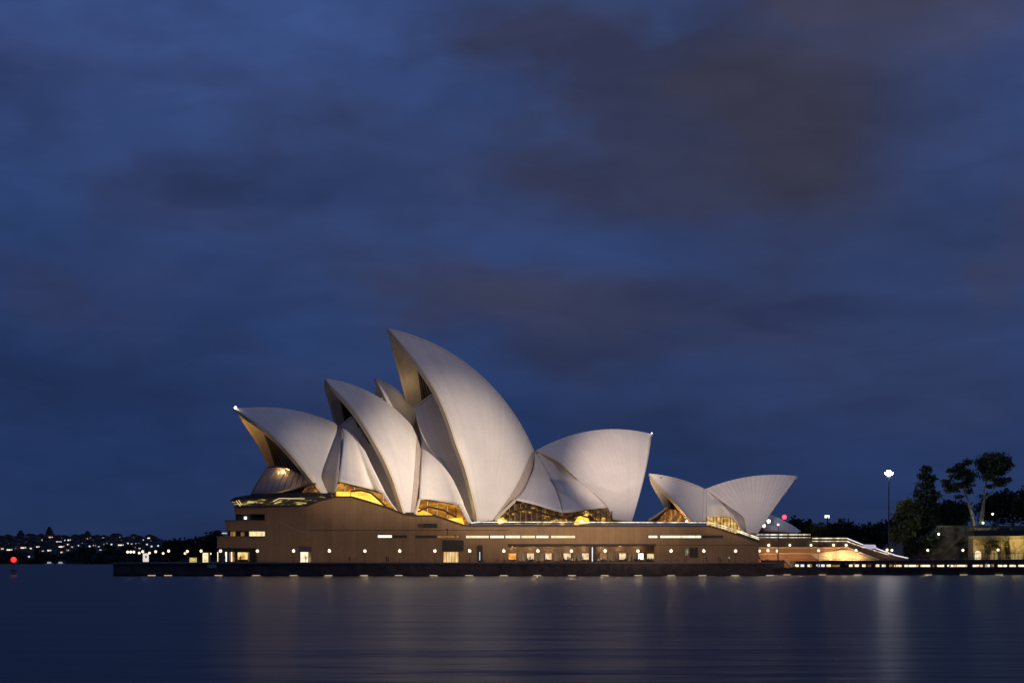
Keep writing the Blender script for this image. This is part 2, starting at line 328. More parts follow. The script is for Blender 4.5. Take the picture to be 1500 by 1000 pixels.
class ShellGeo:
    def __init__(s, ax, A, B, Pm, Pr, w, Rr, mouth=None, rear=None, off=0.0, NT=40, NS=40):
        if off:
            sh = Axis.__new__(Axis); sh.u, sh.n, sh.c = ax.u, ax.n, ax.c + off * ax.n; ax = sh; off = 0.0
        s.ax = ax; s.R = Rr; a = ax.on(A, off); b = ax.on(B, off); p = ax.on(Pm, w); C = sphere_centre(a, b, p, Rr); s.C = C; Rr = s.R = float(np.linalg.norm(a - C))
        pr = on_sphere(C, Rr, [Pr])[0]; s.a, s.b, s.pm, s.pr = a, b, p, pr
        d = np.dot(C - a, ax.n); Cc = C - d * ax.n; t = np.linspace(0, 1, NT); sv = np.linspace(0, 1, NS)
        rid = slerp(Cc, a, b, t); foot = slerp(C, p, pr, t); G = np.zeros((NT, NS, 3))
        for i in range(NT): G[i] = slerp(C, rid[i], foot[i], sv)
        dm = on_sphere(C, Rr, poly_at([A] + mouth + [Pm], NS)) - G[0] if mouth else 0 * G[0]
        dr = on_sphere(C, Rr, poly_at([B] + rear + [Pr], NS)) - G[-1] if rear else 0 * G[-1]
        dm[0] = dm[-1] = 0; dr[0] = dr[-1] = 0
        for i in range(NT): G[i] += (1 - t[i]) ** 2 * dm + t[i] ** 2 * dr
        v = G - C; G = C + v / np.linalg.norm(v, axis=2)[..., None] * Rr
        G[:, 0] = rid
        s.G = G; s.NT, s.NS = NT, NS
        L0 = np.linalg.norm(rid[1:] - rid[:-1], axis=1).sum(); s.ribs = max(6, round(L0 / 2.3))
    def halves(s, thick=1.1):
        """near and far half as one solid pair: outer tiles (slot 0), soffit and rims (slot 1)"""
        V = []; F = []; MI = []; UV = []; NT, NS = s.NT, s.NS
        lens = np.concatenate([np.zeros((NT, 1)), np.cumsum(np.linalg.norm(s.G[:, 1:] - s.G[:, :-1], axis=2), 1)], 1)
        for far in (0, 1):
            G = s.G; I = s.C + (G - s.C) * (1 - thick / s.R)
            if far: G = s.ax.mirror(G); I = s.ax.mirror(I)
            o = len(V); V += list(G.reshape(-1, 3)) + list(I.reshape(-1, 3)); ii = lambda i, j, k=0: o + k * NT * NS + i * NS + j
            for k in (0, 1):
                for i in range(NT):
                    for j in range(NS): UV.append((i / (NT - 1) * s.ribs, lens[i, j]))
            def q(f, m): F.append(f if not far else f[::-1]); MI.append(m)
            for i in range(NT - 1):
                for j in range(NS - 1):
                    q((ii(i, j), ii(i, j + 1), ii(i + 1, j + 1), ii(i + 1, j)), 0); q((ii(i, j, 1), ii(i + 1, j, 1), ii(i + 1, j + 1, 1), ii(i, j + 1, 1)), 1)
            for j in range(NS - 1):
                q((ii(0, j), ii(0, j, 1), ii(0, j + 1, 1), ii(0, j + 1)), 1); q((ii(NT - 1, j), ii(NT - 1, j + 1), ii(NT - 1, j + 1, 1), ii(NT - 1, j, 1)), 1)
            for i in range(NT - 1):
                q((ii(i, NS - 1), ii(i, NS - 1, 1), ii(i + 1, NS - 1, 1), ii(i + 1, NS - 1)), 1)
        return V, F, MI, UV
    def inset(s, t, drop):
        """curve inside the shell at ridge fraction t, sunk below the soffit"""
        x = t * (s.NT - 1); i = int(x); f = x - i; c = s.G[i] * (1 - f) + s.G[min(i + 1, s.NT - 1)] * f
        return s.C + (c - s.C) * (1 - drop / s.R)
def make_shell(parent, geo, rib=True, glass=.2, gl_end=1.0, label=None, glass_mat=None, ribmat=None, thick=1.1, name='roof_shell', outer=None):
    V, F, MI, UV = geo.halves(thick)
    o = mesh(name, V, F, [outer or TILE, CONC], parent, True, UV, MI)
    if label: o['label'] = label
    if rib:
        mb = MB()
        for far in (0, 1):
            g0 = geo.G[0]; tang = geo.G[0] - geo.G[2]; tang /= np.linalg.norm(tang, axis=1)[:, None] + 1e-9; rad = (g0 - geo.C) / geo.R
            tang[0] = tang[1]
            k = np.minimum(1, .15 + np.arange(geo.NS) / 6)[:, None]; ring = [g0 + rad * .08 * k + tang * .25 * k, g0 + rad * .08 * k - tang * .55 * k, g0 - rad * (thick + .25) * k - tang * .55 * k, g0 - rad * (thick + .25) * k + tang * .25 * k]
            if far: ring = [geo.ax.mirror(r) for r in ring]
            V2 = np.stack(ring, 1).reshape(-1, 3); n = geo.NS
            mb.add(V2, [(4 * j + k, 4 * j + (k + 1) % 4, 4 * j + 4 + (k + 1) % 4, 4 * j + 4 + k) for j in range(n - 1) for k in range(4)])
        mb.build('edge_rib', ribmat or RIB, o)
    if glass:
        c = geo.inset(glass, thick + .5); n = int(geo.NS * gl_end); c = c[:n]; c2 = geo.ax.mirror(c); K = 9
        V = [c[j] * (1 - k / (K - 1)) + c2[j] * (k / (K - 1)) for j in range(n) for k in range(K)]
        g = mesh('glass_wall', V, [(j * K + k, j * K + k + 1, (j + 1) * K + k + 1, (j + 1) * K + k) for j in range(n - 1) for k in range(K - 1)], glass_mat or GLASS, o)
        mb = MB()
        for k in range(1, K - 1):
            f = k / (K - 1); pts = [c[j] * (1 - f) + c2[j] * f - geo.ax.u * (.15 if geo.a[0] < geo.b[0] else -.15) for j in range(0, n, 3)]
            mb.tube(pts, .16, 4)
        mb.build('mullion', BRONZE, g)
    return o

def coons(left, right, bottom, ns=18, nu=18, bulge=0.0):
    """left/right/bottom: rows (px, py, depth) from the common apex down; returns grid of world points bulging towards the sea"""
    l = poly_at(left, ns); r = poly_at(right, ns); b = poly_at(bottom, nu); G = np.zeros((ns, nu, 3))
    for i in range(ns):
        v = i / (ns - 1)
        for j in range(nu):
            u = j / (nu - 1); base = l[i] * (1 - u) + r[i] * u
            base = base + v * (b[j] - (b[0] * (1 - u) + b[-1] * u))
            G[i, j] = W(base[0], base[1], base[2] - bulge * 4 * u * (1 - u) * math.sqrt(max(v, 0)) * (1 - .35 * v))
    return G
def grid_mesh(name, G, M, parent, thick=.6, ax=None, uvs=None, smooth=True):
    """sheet of real thickness (built away from the viewer's side), mirrored to the other flank when ax is given"""
    V = []; F = []; UV = []; ns, nu, _ = G.shape
    back = np.array([0, 1, 0])
    if ax is not None: back = -ax.n
    for far in ((0, 1) if ax is not None else (0,)):
        for k in (0, 1):
            P = G + back * thick * k
            if far: P = ax.mirror(P)
            V += list(P.reshape(-1, 3)); UV += [(j / (nu - 1) * (uvs or 8), i / (ns - 1) * 22) for i in range(ns) for j in range(nu)]
        o = far * 2 * ns * nu; id_ = lambda i, j, k: o + k * ns * nu + i * nu + j
        q = (lambda f: F.append(f)) if not far else (lambda f: F.append(f[::-1]))
        for i in range(ns - 1):
            for j in range(nu - 1):
                q((id_(i, j, 0), id_(i + 1, j, 0), id_(i + 1, j + 1, 0), id_(i, j + 1, 0))); q((id_(i, j, 1), id_(i, j + 1, 1), id_(i + 1, j + 1, 1), id_(i + 1, j, 1)))
            q((id_(i, 0, 0), id_(i, 0, 1), id_(i + 1, 0, 1), id_(i + 1, 0, 0))); q((id_(i, nu - 1, 0), id_(i + 1, nu - 1, 0), id_(i + 1, nu - 1, 1), id_(i, nu - 1, 1)))
        for j in range(nu - 1): q((id_(ns - 1, j, 0), id_(ns - 1, j, 1), id_(ns - 1, j + 1, 1), id_(ns - 1, j + 1, 0)))
    return mesh(name, V, F, M, parent, smooth, UV)

# ------------------------------------------------------------------ water, broadwalk, far ground
Z_WALK = 3.6; Y_SEA = 393.0; Y_POD = 411.0
def water():
    M = bpy.data.materials.new('harbour_water'); M.use_nodes = True; nt = M.node_tree; b = nt.nodes['Principled BSDF']; L = nt.links
    b.inputs['Base Color'].default_value = (.003, .012, .030, 1); b.inputs['Roughness'].default_value = .36; b.inputs['Specular IOR Level'].default_value = .33; b.inputs['IOR'].default_value = 1.33
    tc = nt.nodes.new('ShaderNodeTexCoord'); hs = []
    for scl, s, det in (((.10, .32, 1), 1.0, 3), ((.018, .07, 1), 1.0, 3)):
        mp = nt.nodes.new('ShaderNodeMapping'); mp.inputs['Scale'].default_value = scl; L.new(tc.outputs['Object'], mp.inputs[0])
        nz = nt.nodes.new('ShaderNodeTexNoise'); nz.inputs['Scale'].default_value = s; nz.inputs['Detail'].default_value = det; L.new(mp.outputs[0], nz.inputs['Vector']); hs.append(nz.outputs['Fac'])
    b1 = nt.nodes.new('ShaderNodeBump'); b1.inputs['Strength'].default_value = 1; b1.inputs['Distance'].default_value = .22; L.new(hs[0], b1.inputs['Height'])
    b2 = nt.nodes.new('ShaderNodeBump'); b2.inputs['Strength'].default_value = 1; b2.inputs['Distance'].default_value = .42; L.new(hs[1], b2.inputs['Height']); L.new(b1.outputs[0], b2.inputs['Normal'])
    L.new(b2.outputs[0], b.inputs['Normal'])
    o = mesh('water', [(-5000, -400, 0), (5000, -400, 0), (5000, 9000, 0), (-5000, 9000, 0)], [(0, 1, 2, 3)], M); tag(o, kind='structure')
water()

xw = lambda px, Y: (px - 750) / FPX * Y
def broadwalk():
    x0 = xw(155, Y_SEA); x1 = xw(1135, Y_SEA)
    out = [(x0 + 1.5, Y_SEA), (x1, Y_SEA), (x1, 560), (x0 - 6, 560), (x0 - 1, 430), (x0, Y_SEA + 6)]
    o = MB().prism([(x, y, Z_WALK) for x, y in out], (0, 0, -.3)).build('broadwalk', PAVE); tag(o, kind='structure')
    t = thing('seawall', 'long dark stone seawall dropping from the broadwalk to the water', 'seawall', ((x0 + x1) / 2, Y_SEA, 0))
    ins = [(x0 + 1.9, Y_SEA + .35), (x1 - .3, Y_SEA + .35), (x1 - .3, 559), (x0 - 5.6, 559), (x0 - .6, 430), (x0 + .4, Y_SEA + 6.2)]
    MB().prism([(x, y, Z_WALK - .31) for x, y in ins], (0, 0, -Z_WALK - 2)).build('wall', SEAW, t)
    mb = MB(); mb.box(x0 + 1.5, Y_SEA - .12, Z_WALK - .55, x1, Y_SEA + .34, Z_WALK - .32); mb.box(x0 + 1.9, Y_SEA + .1, .28, x1 - .3, Y_SEA + .34, .7); mb.build('coping', SEAW, t)
    # added glowing strips that imitate the spots of light along the waterline
    GL = glow('waterline_glint_glow', (1, .72, .42), .75)
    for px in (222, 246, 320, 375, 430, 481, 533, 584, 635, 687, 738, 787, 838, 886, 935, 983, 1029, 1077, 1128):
        x = xw(px, Y_SEA); MB().box(x - 1.0, Y_SEA - .02, .03, x + 1.0, Y_SEA + .33, .19).build('waterline_glint', GL, t)
    MB().box(xw(304, Y_SEA), Y_SEA - .1, 2.1, xw(317, Y_SEA), Y_SEA + .3, 3.0).build('notice_plate', mat('grey_plate', (.35, .33, .27), .6), t)
broadwalk()

# ------------------------------------------------------------------ concert hall
def concert_hall():
    t = thing('concert_hall', 'white tiled concert hall of tall pointed sail-like shells on the podium', 'concert hall', HALL.c + np.array([0, 0, 14]))
    ax = HALL
    A4 = ShellGeo(ax, (345.5, 598.5), (497, 622), (472, 723), (480, 721), 17, 78, [(351.6, 603.4), (375, 619.6), (402, 641), (423.6, 662.8), (441.6, 684.4), (456, 702.4)], [(489, 643), (480, 667), (471, 694), (474, 708)])
    A3 = ShellGeo(ax, (476, 554), (612, 634), (591, 751), (601, 753), 15.5, 54, [(483, 563), (505, 585), (521, 605), (535.6, 626), (550, 650), (562.6, 673), (577, 707)], [(610.5, 646), (609, 662), (608, 680), (604.4, 720)])
    A2 = ShellGeo(ax, (568, 481), (783, 661), (699.5, 764), (721, 762), 19, 96, [(584, 499), (608, 529), (624, 551), (640, 577.5), (656, 614), (668, 650), (681, 685), (689, 715), (695.4, 740)], [(777, 668), (762, 701), (744, 731)])
    A1 = ShellGeo(ax, (954.5, 635.5), (784, 660), (925.5, 764), (899, 760), 20, 92, None, [(816, 674), (832, 688), (856, 709.6), (880, 730), (891, 743)])
    make_shell(t, A4, glass=.16, label='lowest northern shell with a bright tip lamp')
    make_shell(t, A3, glass=.12, gl_end=.5, label='middle northern shell'); make_shell(t, A2, glass=.13, gl_end=.5, label='tallest shell'); make_shell(t, A1, rib=False, glass=.2, label='south facing rounded shell')
    # crest shell behind the middle one and the louvre shells tucked under the two big mouths
    crest = ShellGeo(ax, (550, 553), (624, 607), (600, 748), (640, 748), 13, 70, off=-12)
    make_shell(t, crest, rib=False, glass=0, name='crest_shell')
    l2 = ShellGeo(ax, (668, 556), (607, 596), (693.5, 762), (687, 764), 14, 110, None, [(612, 619), (621, 643), (640, 672), (660, 705), (673, 734)]); make_shell(t, l2, rib=False, glass=0, name='louvre_shell', thick=.7)
    l3 = ShellGeo(ax, (560, 582), (498, 624), (587, 750), (582, 749), 11.2, 80, None, [(505, 634), (516, 650), (530, 673), (546, 703), (562, 730)]); make_shell(t, l3, rib=False, glass=0, name='louvre_shell', thick=.7)
    TY = lambda p: float(p[1])
    y4, y3m, y3r, y2m, y2r, y1 = A4.pr[1], A3.pm[1], A3.pr[1], A2.pm[1], A2.pr[1], A1.pr[1]
    b4, b3, b2 = A4.b[1], A3.b[1], A2.b[1]
    # returns: narrow concrete strips closing the rear edge of a shell
    def strip(name, rear, inner, M, nu=5):
        r = poly_at(rear, 26); q = poly_at(inner, 26); G = np.zeros((26, nu, 3))
        for i in range(26):
            for j in range(nu):
                u = j / (nu - 1); p = r[i] * (1 - u) + q[i] * u; G[i, j] = W(*p)
        return grid_mesh(name, G, M, t, .5, ax)
    def rear3(geo, d=0.0):
        g = geo.G[-1]; k = np.linspace(0, geo.NS - 1, 14).astype(int); return [(*proj(g[i]), g[i][1] + d) for i in k]
    strip('return_wall', rear3(A4, .2), [(498, 622, b4 - 1.5), (503, 641, b4 - 8), (501, 662, b4 - 13), (498, 685, b4 - 17), (495, 705, y4 - 1.5), (490, 722, y4 - .2)], RET)
    strip('return_wall', rear3(A3, .2), [(613, 634, b3), (617, 640, b3 + 1), (617, 660, b3 - 2.5), (616, 690, b3 - 8), (613, 715, y3r + 5.5), (609, 744, y3r + 3), (607, 754, y3r + 2)], RET)
    strip('return_wall', rear3(A2, .2), [(784, 662, b2), (782, 676, b2 - 1), (779, 688, b2 - 3), (766, 717, b2 - 11), (746, 739, y2r + 8), (724, 763, y2r + 4)], RET)
    # side shells between the main ones
    tile = TILE
    G = coons([(500, 622, b4), (503, 641, b4 - 8), (502, 660, b4 - 13), (499, 683, b4 - 17), (496, 705, y4 - 1.5)],
              [(500, 622, b4), (520, 634, b4 - 3), (531, 652, b4 - 5), (546, 684, b4 - 7.5), (560, 712, y3m + 1.6), (566, 724, y3m + 1.3)],
              [(496, 705, y4 - 1.5), (520, 710.5, y4 + 3), (542, 716, y3m + 2.6), (555, 720, y3m + 1.8), (566, 724, y3m + 1.3)], bulge=1.6)
    grid_mesh('side_shell', G, tile, t, .6, ax, 12)
    G = coons([(616, 637, b3), (617.5, 660, b3 - 3), (616.5, 690, b3 - 9), (614, 731, y3r + 4.4)],
              [(616, 637, b3), (637, 659, b3 - 4), (655, 685, b3 - 7), (667, 709, b3 - 9.3), (678, 733, y2m + .9), (680, 740, y2m + .8)],
              [(614, 731, y3r + 4.4), (630, 731.6, y3r + 6), (645, 734, y3r + 7), (660, 736.6, y2m + 2.2), (671, 739, y2m + 1.2), (680, 740, y2m + .8)], bulge=1.6)
    grid_mesh('side_shell', G, tile, t, .6, ax, 12)
    for l, r in (([(555, 720, y3m + 1.9), (561, 728, y3m + 1.6), (571, 742, y3m + 1), (579, 750, y3m + .6)], [(566, 724, y3m + 1.3), (571, 732, y3m + 1), (578, 742, y3m + .7), (586, 751, y3m + .4)]),
                 ([(670, 739, y2m + 1.3), (674, 745, y2m + 1.1), (680, 757, y2m + .7), (685, 766, y2m + .5)], [(680, 740, y2m + .8), (683, 747, y2m + .6), (688, 758, y2m + .4), (692, 766, y2m + .3)])):
        a = poly_at(l, 10); b_ = poly_at(r, 10); G = np.array([[W(*(a[i] * (1 - u) + b_[i] * u)) for u in np.linspace(0, 1, 4)] for i in range(10)]); grid_mesh('side_leg', G, tile, t, .6, None, 2); grid_mesh('side_leg', ax.mirror(G)[:, ::-1], tile, t, .6, None, 2)
    yc = (y2r + y1) / 2 + 1
    G = coons([(783.5, 662, b2 - .2), (782.5, 682, b2 - 2.2), (779, 692, b2 - 3.4), (767, 717, b2 - 10), (753.6, 732, y2r + 9)],
              [(783.5, 662, b2 - .2), (792, 674, b2 - 1.5), (806, 700, b2 - 5), (817.6, 727, b2 - 9), (824, 751, yc)],
              [(753.6, 732, y2r + 9), (762, 733.6, y2r + 9.5), (784, 739, y2r + 10.5), (808, 746.4, yc + 1), (824, 751, yc)], bulge=.5)
    grid_mesh('side_shell', G, tile, t, .6, ax, 10)
    G = coons([(785, 662, b2 - .1), (793, 675, b2 - 1), (807, 701, b2 - 4), (818.5, 727, b2 - 8), (825, 751, yc + .3)],
              [(785, 662, b2 - .1), (816, 676, b2 + .5), (833, 690, b2 - .5), (857, 711, y1 + 2.4), (880, 731.5, y1 + 1.6), (891, 743.5, y1 + 1.2)],
              [(825, 751, yc + .3), (842, 749.4, yc + 2), (864, 746, y1), (891, 743.5, y1 + 1.2)], bulge=.2)
    grid_mesh('side_shell', G, tile, t, .6, ax, 10)
    # thin leg of the side shell that runs down to the foot of the tall shell
    MB().tube([W(754, 733, y2r + 8.6), W(741, 745, y2r + 5.5), W(724, 762, y2r + 2.5)], [.5, .5, .6], 6).build('side_rib', RIB, t)
    MB().tube([W(496.5, 706, y4 + 2.8), W(493, 713, y4 + 2.4), W(488, 722, y4 + 2)], [.4, .4, .45], 6).build('side_rib', RIB, t)
    MB().tube([W(614.5, 731, y3r + 4.2), W(612, 740, y3r + 3.4), W(608, 753, y3r + 2.2)], [.4, .4, .5], 6).build('side_rib', RIB, t)
    # foyers glowing under the side shells
    f1 = panel('foyer_window', [(492, 721), (498, 707), (522, 713), (556, 722), (572, 738), (582, 750), (560, 752), (490, 735)], y4 + 6.5, .3, GOLDB, t)
    f2 = panel('foyer_window', [(608, 755), (612, 736), (616, 731.5), (645, 735), (672, 741), (682, 757), (688, 770), (650, 772), (608, 762)], y3r + 9, .3, GOLDB, t)
    f3 = panel('foyer_window', [(722, 768), (745, 744), (762, 734), (786, 740), (824, 752), (832, 769)], y2r + 13, .3, GOLD, t)
    f4 = panel('foyer_window', [(822, 770), (826, 752), (864, 747), (890, 744), (900, 770)], yc + 7, .3, GOLD, t)
    for f, pts, Y in ((f1, [(491, 719.5), (513, 719.5), (513, 727.5), (491, 727.5)], y4 + 6), (f1, [(514, 718.5), (530, 718), (544, 721.5), (553, 732), (570, 744), (566, 748), (547, 740), (514, 731)], y4 + 6.1),
                      (f2, [(609, 743.5), (618, 746), (634, 754), (634, 758), (609, 758)], y3r + 8.4), (f2, [(646, 760.5), (677, 757.5), (681, 770.5), (650, 766)], y3r + 8.2),
                      (f3, [(728, 760), (737, 757), (742, 764), (730, 768)], y2r + 12.4), (f4, [(846, 757), (860, 752), (864, 766), (840, 768)], yc + 6.3)):
        panel('stair_wall', pts, Y, .15, LIT, f)
    # bronze mullions and roof edge beams in front of the foyers
    for f, segs, Y in ((f1, [(505, 709, 505, 735), (519, 713, 519, 735), (534, 717, 534, 740), (548, 721, 548, 745), (561, 727, 561, 750)], y4 + 6.2),
                       (f2, [(626, 733, 626, 760), (640, 735, 640, 762), (655, 738, 655, 768), (668, 741, 668, 770)], y3r + 8.7),
                       (f3, [(k, 733 + abs(k - 764) * .3, k, 768) for k in range(738, 826, 8)], y2r + 12.7), (f4, [(k, 748, k, 768) for k in range(832, 898, 8)], yc + 6.7)):
        for a, b_, c, d in segs: MB().tube([W(a, b_, Y), W(c, d, Y)], .13, 4).build('mullion', BRONZE, f)
    for pts, Y in (([(514, 719), (530, 718), (544, 722), (553, 730), (566, 742)], y4 + 5.8), ([(612, 749), (628, 742), (650, 747), (668, 757)], y3r + 8), ([(745, 752), (770, 744), (800, 753), (822, 758)], y2r + 12), ([(830, 760), (850, 754), (870, 760)], yc + 6)):
        MB().tube([W(x, y, Y) for x, y in pts], .28, 6).build('roof_beam', BRONZE, t)
    # glass skirt flaring out under the northern mouth
    SK = interior('skirt_glass', (.004, .003, .004), (.012, .007, .006), (.34, .12, .03), .6, (1.1, 1, .28), .7, .5, .78, rough=.06); bs = SK.node_tree.nodes['Principled BSDF']; bs.inputs['Base Color'].default_value = (.22, .20, .20, 1); bs.inputs['Metallic'].default_value = .7; bs.inputs['Roughness'].default_value = .3
    top = [(391, 684.5), (406, 683), (425, 688), (449, 699), (461, 707)]; bot = [(368, 723), (393, 723), (421, 719), (442, 713), (463, 708)]
    n = 22; a = poly_at(top, n); b = poly_at(bot, n); G = np.zeros((9, n, 3))
    for i in range(9):
        for j in range(n):
            v = i / 8; u = j / (n - 1); p = a[j] * (1 - v) + b[j] * v + np.array([-3.0 * 4 * v * (1 - v) * (1 - u) * .5, 0])
            G[i, j] = W(p[0], p[1], 425 - 9 * u - (6 - 4 * u) * v)
    sk = grid_mesh('glass_skirt', G, SK, t, .15)
    mb = MB()
    for j in range(0, n, 2): mb.tube([G[i, j] - np.array([0, .12, 0]) for i in range(9)], .09, 4)
    mb.tube([G[8, j] - np.array([0, .1, 0]) for j in range(n)], .3, 5); mb.tube([G[0, j] - np.array([0, .1, 0]) for j in range(n)], .2, 5)
    mb.build('mullion', mat('steel_mullion', (.16, .14, .13), .3, 0, 1, metal=.8), sk)
    panel('foyer_window', [(452, 709), (461, 706), (473, 723), (440, 724), (446, 716)], 415.5, .3, GOLD, t)
    # tip lamps
    for p, r, s in ((A4.a, .40, 7), (A1.a, .2, 5)):
        MB().ball(p + np.array([0, -.6, .25]), r).build('tip_lamp', glow('tip_lamp_glow_%d' % s, (1, .93, .85), s), t)
    # dark stone footings where the ribs reach the podium
    for x0, x1, y0, y1, Y in ((466, 491, 719, 728, y4 + 1), (588, 606, 750, 757, y3m + .6)):
        rect('footing', x0, y0, x1, y1, Y, 3, DARKC, t)
    # warm lamps under the mouths
    for px, py, Y, pwr, c in ((415, 690, 421, 950, (1, .6, .22)), (380, 640, 421, 900, (1, .6, .22)), (683, 742, 431.5, 260, (1, .82, .55)), (578, 728, 423, 190, (1, .8, .5)), (461, 707, 412.5, 160, (1, .66, .25)), (490, 600, 443, 480, (1, .72, .4)),
                              (602, 570, 450, 300, (1, .72, .36))):
        point('foyer_lamp', W(px, py, Y), pwr, c, .5)
concert_hall()

# ------------------------------------------------------------------ restaurant pavilion
def restaurant():
    t = thing('restaurant_pavilion', 'small low pair of white tiled shells standing right of the concert hall', 'restaurant', REST.c + np.array([0, 0, 14])); ax = REST
    R1 = ShellGeo(ax, (951, 693.3), (1032, 715.5), (1013, 763), (1029, 763), 7, 84, [(960.8, 706.6), (979, 724.8), (993, 740), (1007, 756)], [(1030.5, 730), (1029.5, 750)])
    R2 = ShellGeo(ax, (1167.5, 697), (1033, 716), (1110, 781), (1094, 779), 13, 86, [(1158, 711), (1144, 729.6), (1126.4, 755)], [(1049, 727), (1070, 742.5), (1088, 756), (1091.5, 768)])
    R1.ribs = round(R1.ribs * 1.4); R2.ribs = round(R2.ribs * 1.4)
    make_shell(t, R1, glass=.2, thick=.8, outer=TILE, label='low north facing shell of the pavilion'); make_shell(t, R2, rib=False, glass=.2, thick=.8, outer=TILE_RIBBED, label='taller shell flaring to the south with ribs')
    b = R1.b[1]; yf = R1.pr[1]; y2 = R2.pr[1]
    def strip(rear, inner, M):
        r = poly_at(rear, 20); q = poly_at(inner, 20); G = np.array([[W(*(r[i] * (1 - u) + q[i] * u)) for u in np.linspace(0, 1, 4)] for i in range(20)]); return grid_mesh('return_wall', G, M, t, .4, ax)
    g = R1.G[-1]; strip([(*proj(g[i]), g[i][1] + .1) for i in range(0, 40, 3)], [(1034, 717, b + .1), (1035.5, 735, b - 3), (1035, 750, yf + 1.6), (1034.5, 763, yf + 1)], TILE)
    g = R2.G[-1]; strip([(*proj(g[i]), g[i][1] + .1) for i in range(0, 40, 3)], [(1037, 719, b + 1), (1056, 733.5, b + .5), (1070, 750, y2 + 2.6), (1084, 769, y2 + 1.6), (1091, 779, y2 + 1.1)], RET)
    G = coons([(1034.5, 717, b), (1035.5, 735, b - 3), (1035, 757, yf + 1.6)], [(1034.5, 717, b), (1056, 733, b), (1070, 750, y2 + 2.6), (1080, 764, y2 + 1.8), (1089, 778, y2 + 1.1)],
              [(1035, 757, yf + 1.6), (1050, 757, yf + 2.4), (1066, 757, y2 + 3), (1073, 759, y2 + 2.6), (1081, 769, y2 + 1.6), (1089, 778, y2 + 1.1)], bulge=.4)
    grid_mesh('side_shell', G, TILE, t, .5, ax, 8)
    f = panel('dining_room_window', [(1035, 775), (1036, 757), (1072, 757.5), (1092, 780), (1060, 782)], 428.5, .3, interior('dining_room', (.15, .06, .008), (.6, .3, .05), (1, .7, .22), .9, (1, 1, 1), .9, .3, .66), t)
    mb = MB()
    for k in range(1040, 1086, 5): mb.tube([W(k, 756 + max(0, k - 1072) * 1.1, 428.2), W(k, 781, 428.2)], .1, 4)
    mb.build('mullion', BRONZE, f)
    panel('side_shell', [(944, 764), (953, 758), (976, 742), (981, 741), (1000, 764)], 430, .4, HIGHWALL, t)
    w = panel('dining_room_window', [(962, 764), (978, 746), (990, 746), (1012, 764)], 427.2, .2, interior('dining_stripes', (.05, .015, .004), (.3, .1, .02), (1, .5, .14), .75, (1.6, 1, .5), .7, .36, .68), t)
    MB().tube([W(950, 762, 429), W(964, 753, 428.5), W(978, 743, 428)], .35, 6).build('side_rib', RIB, t)
    # the second, smaller pair standing behind
    R3 = ShellGeo(ax, (1112, 747), (1173, 777), (1120, 776), (1168, 781), 6, 70, off=-16); make_shell(t, R3, rib=False, glass=0, name='roof_shell', label='smaller shell behind, only its tail showing')
    point('restaurant_lamp', W(990, 757, 424.5), 420, (1, .6, .25), .3); point('restaurant_lamp', W(1118, 768, 430), 380, (1, .55, .3), .3)
    for px, py, c, r in ((1126, 763, (1, .95, .8), .55), (1119, 770, (1, .45, .2), .5)):
        MB().ball(W(px, py, 431), r).build('wall_lamp', glow('wall_lamp_%d' % px, c, 3), t)
restaurant()

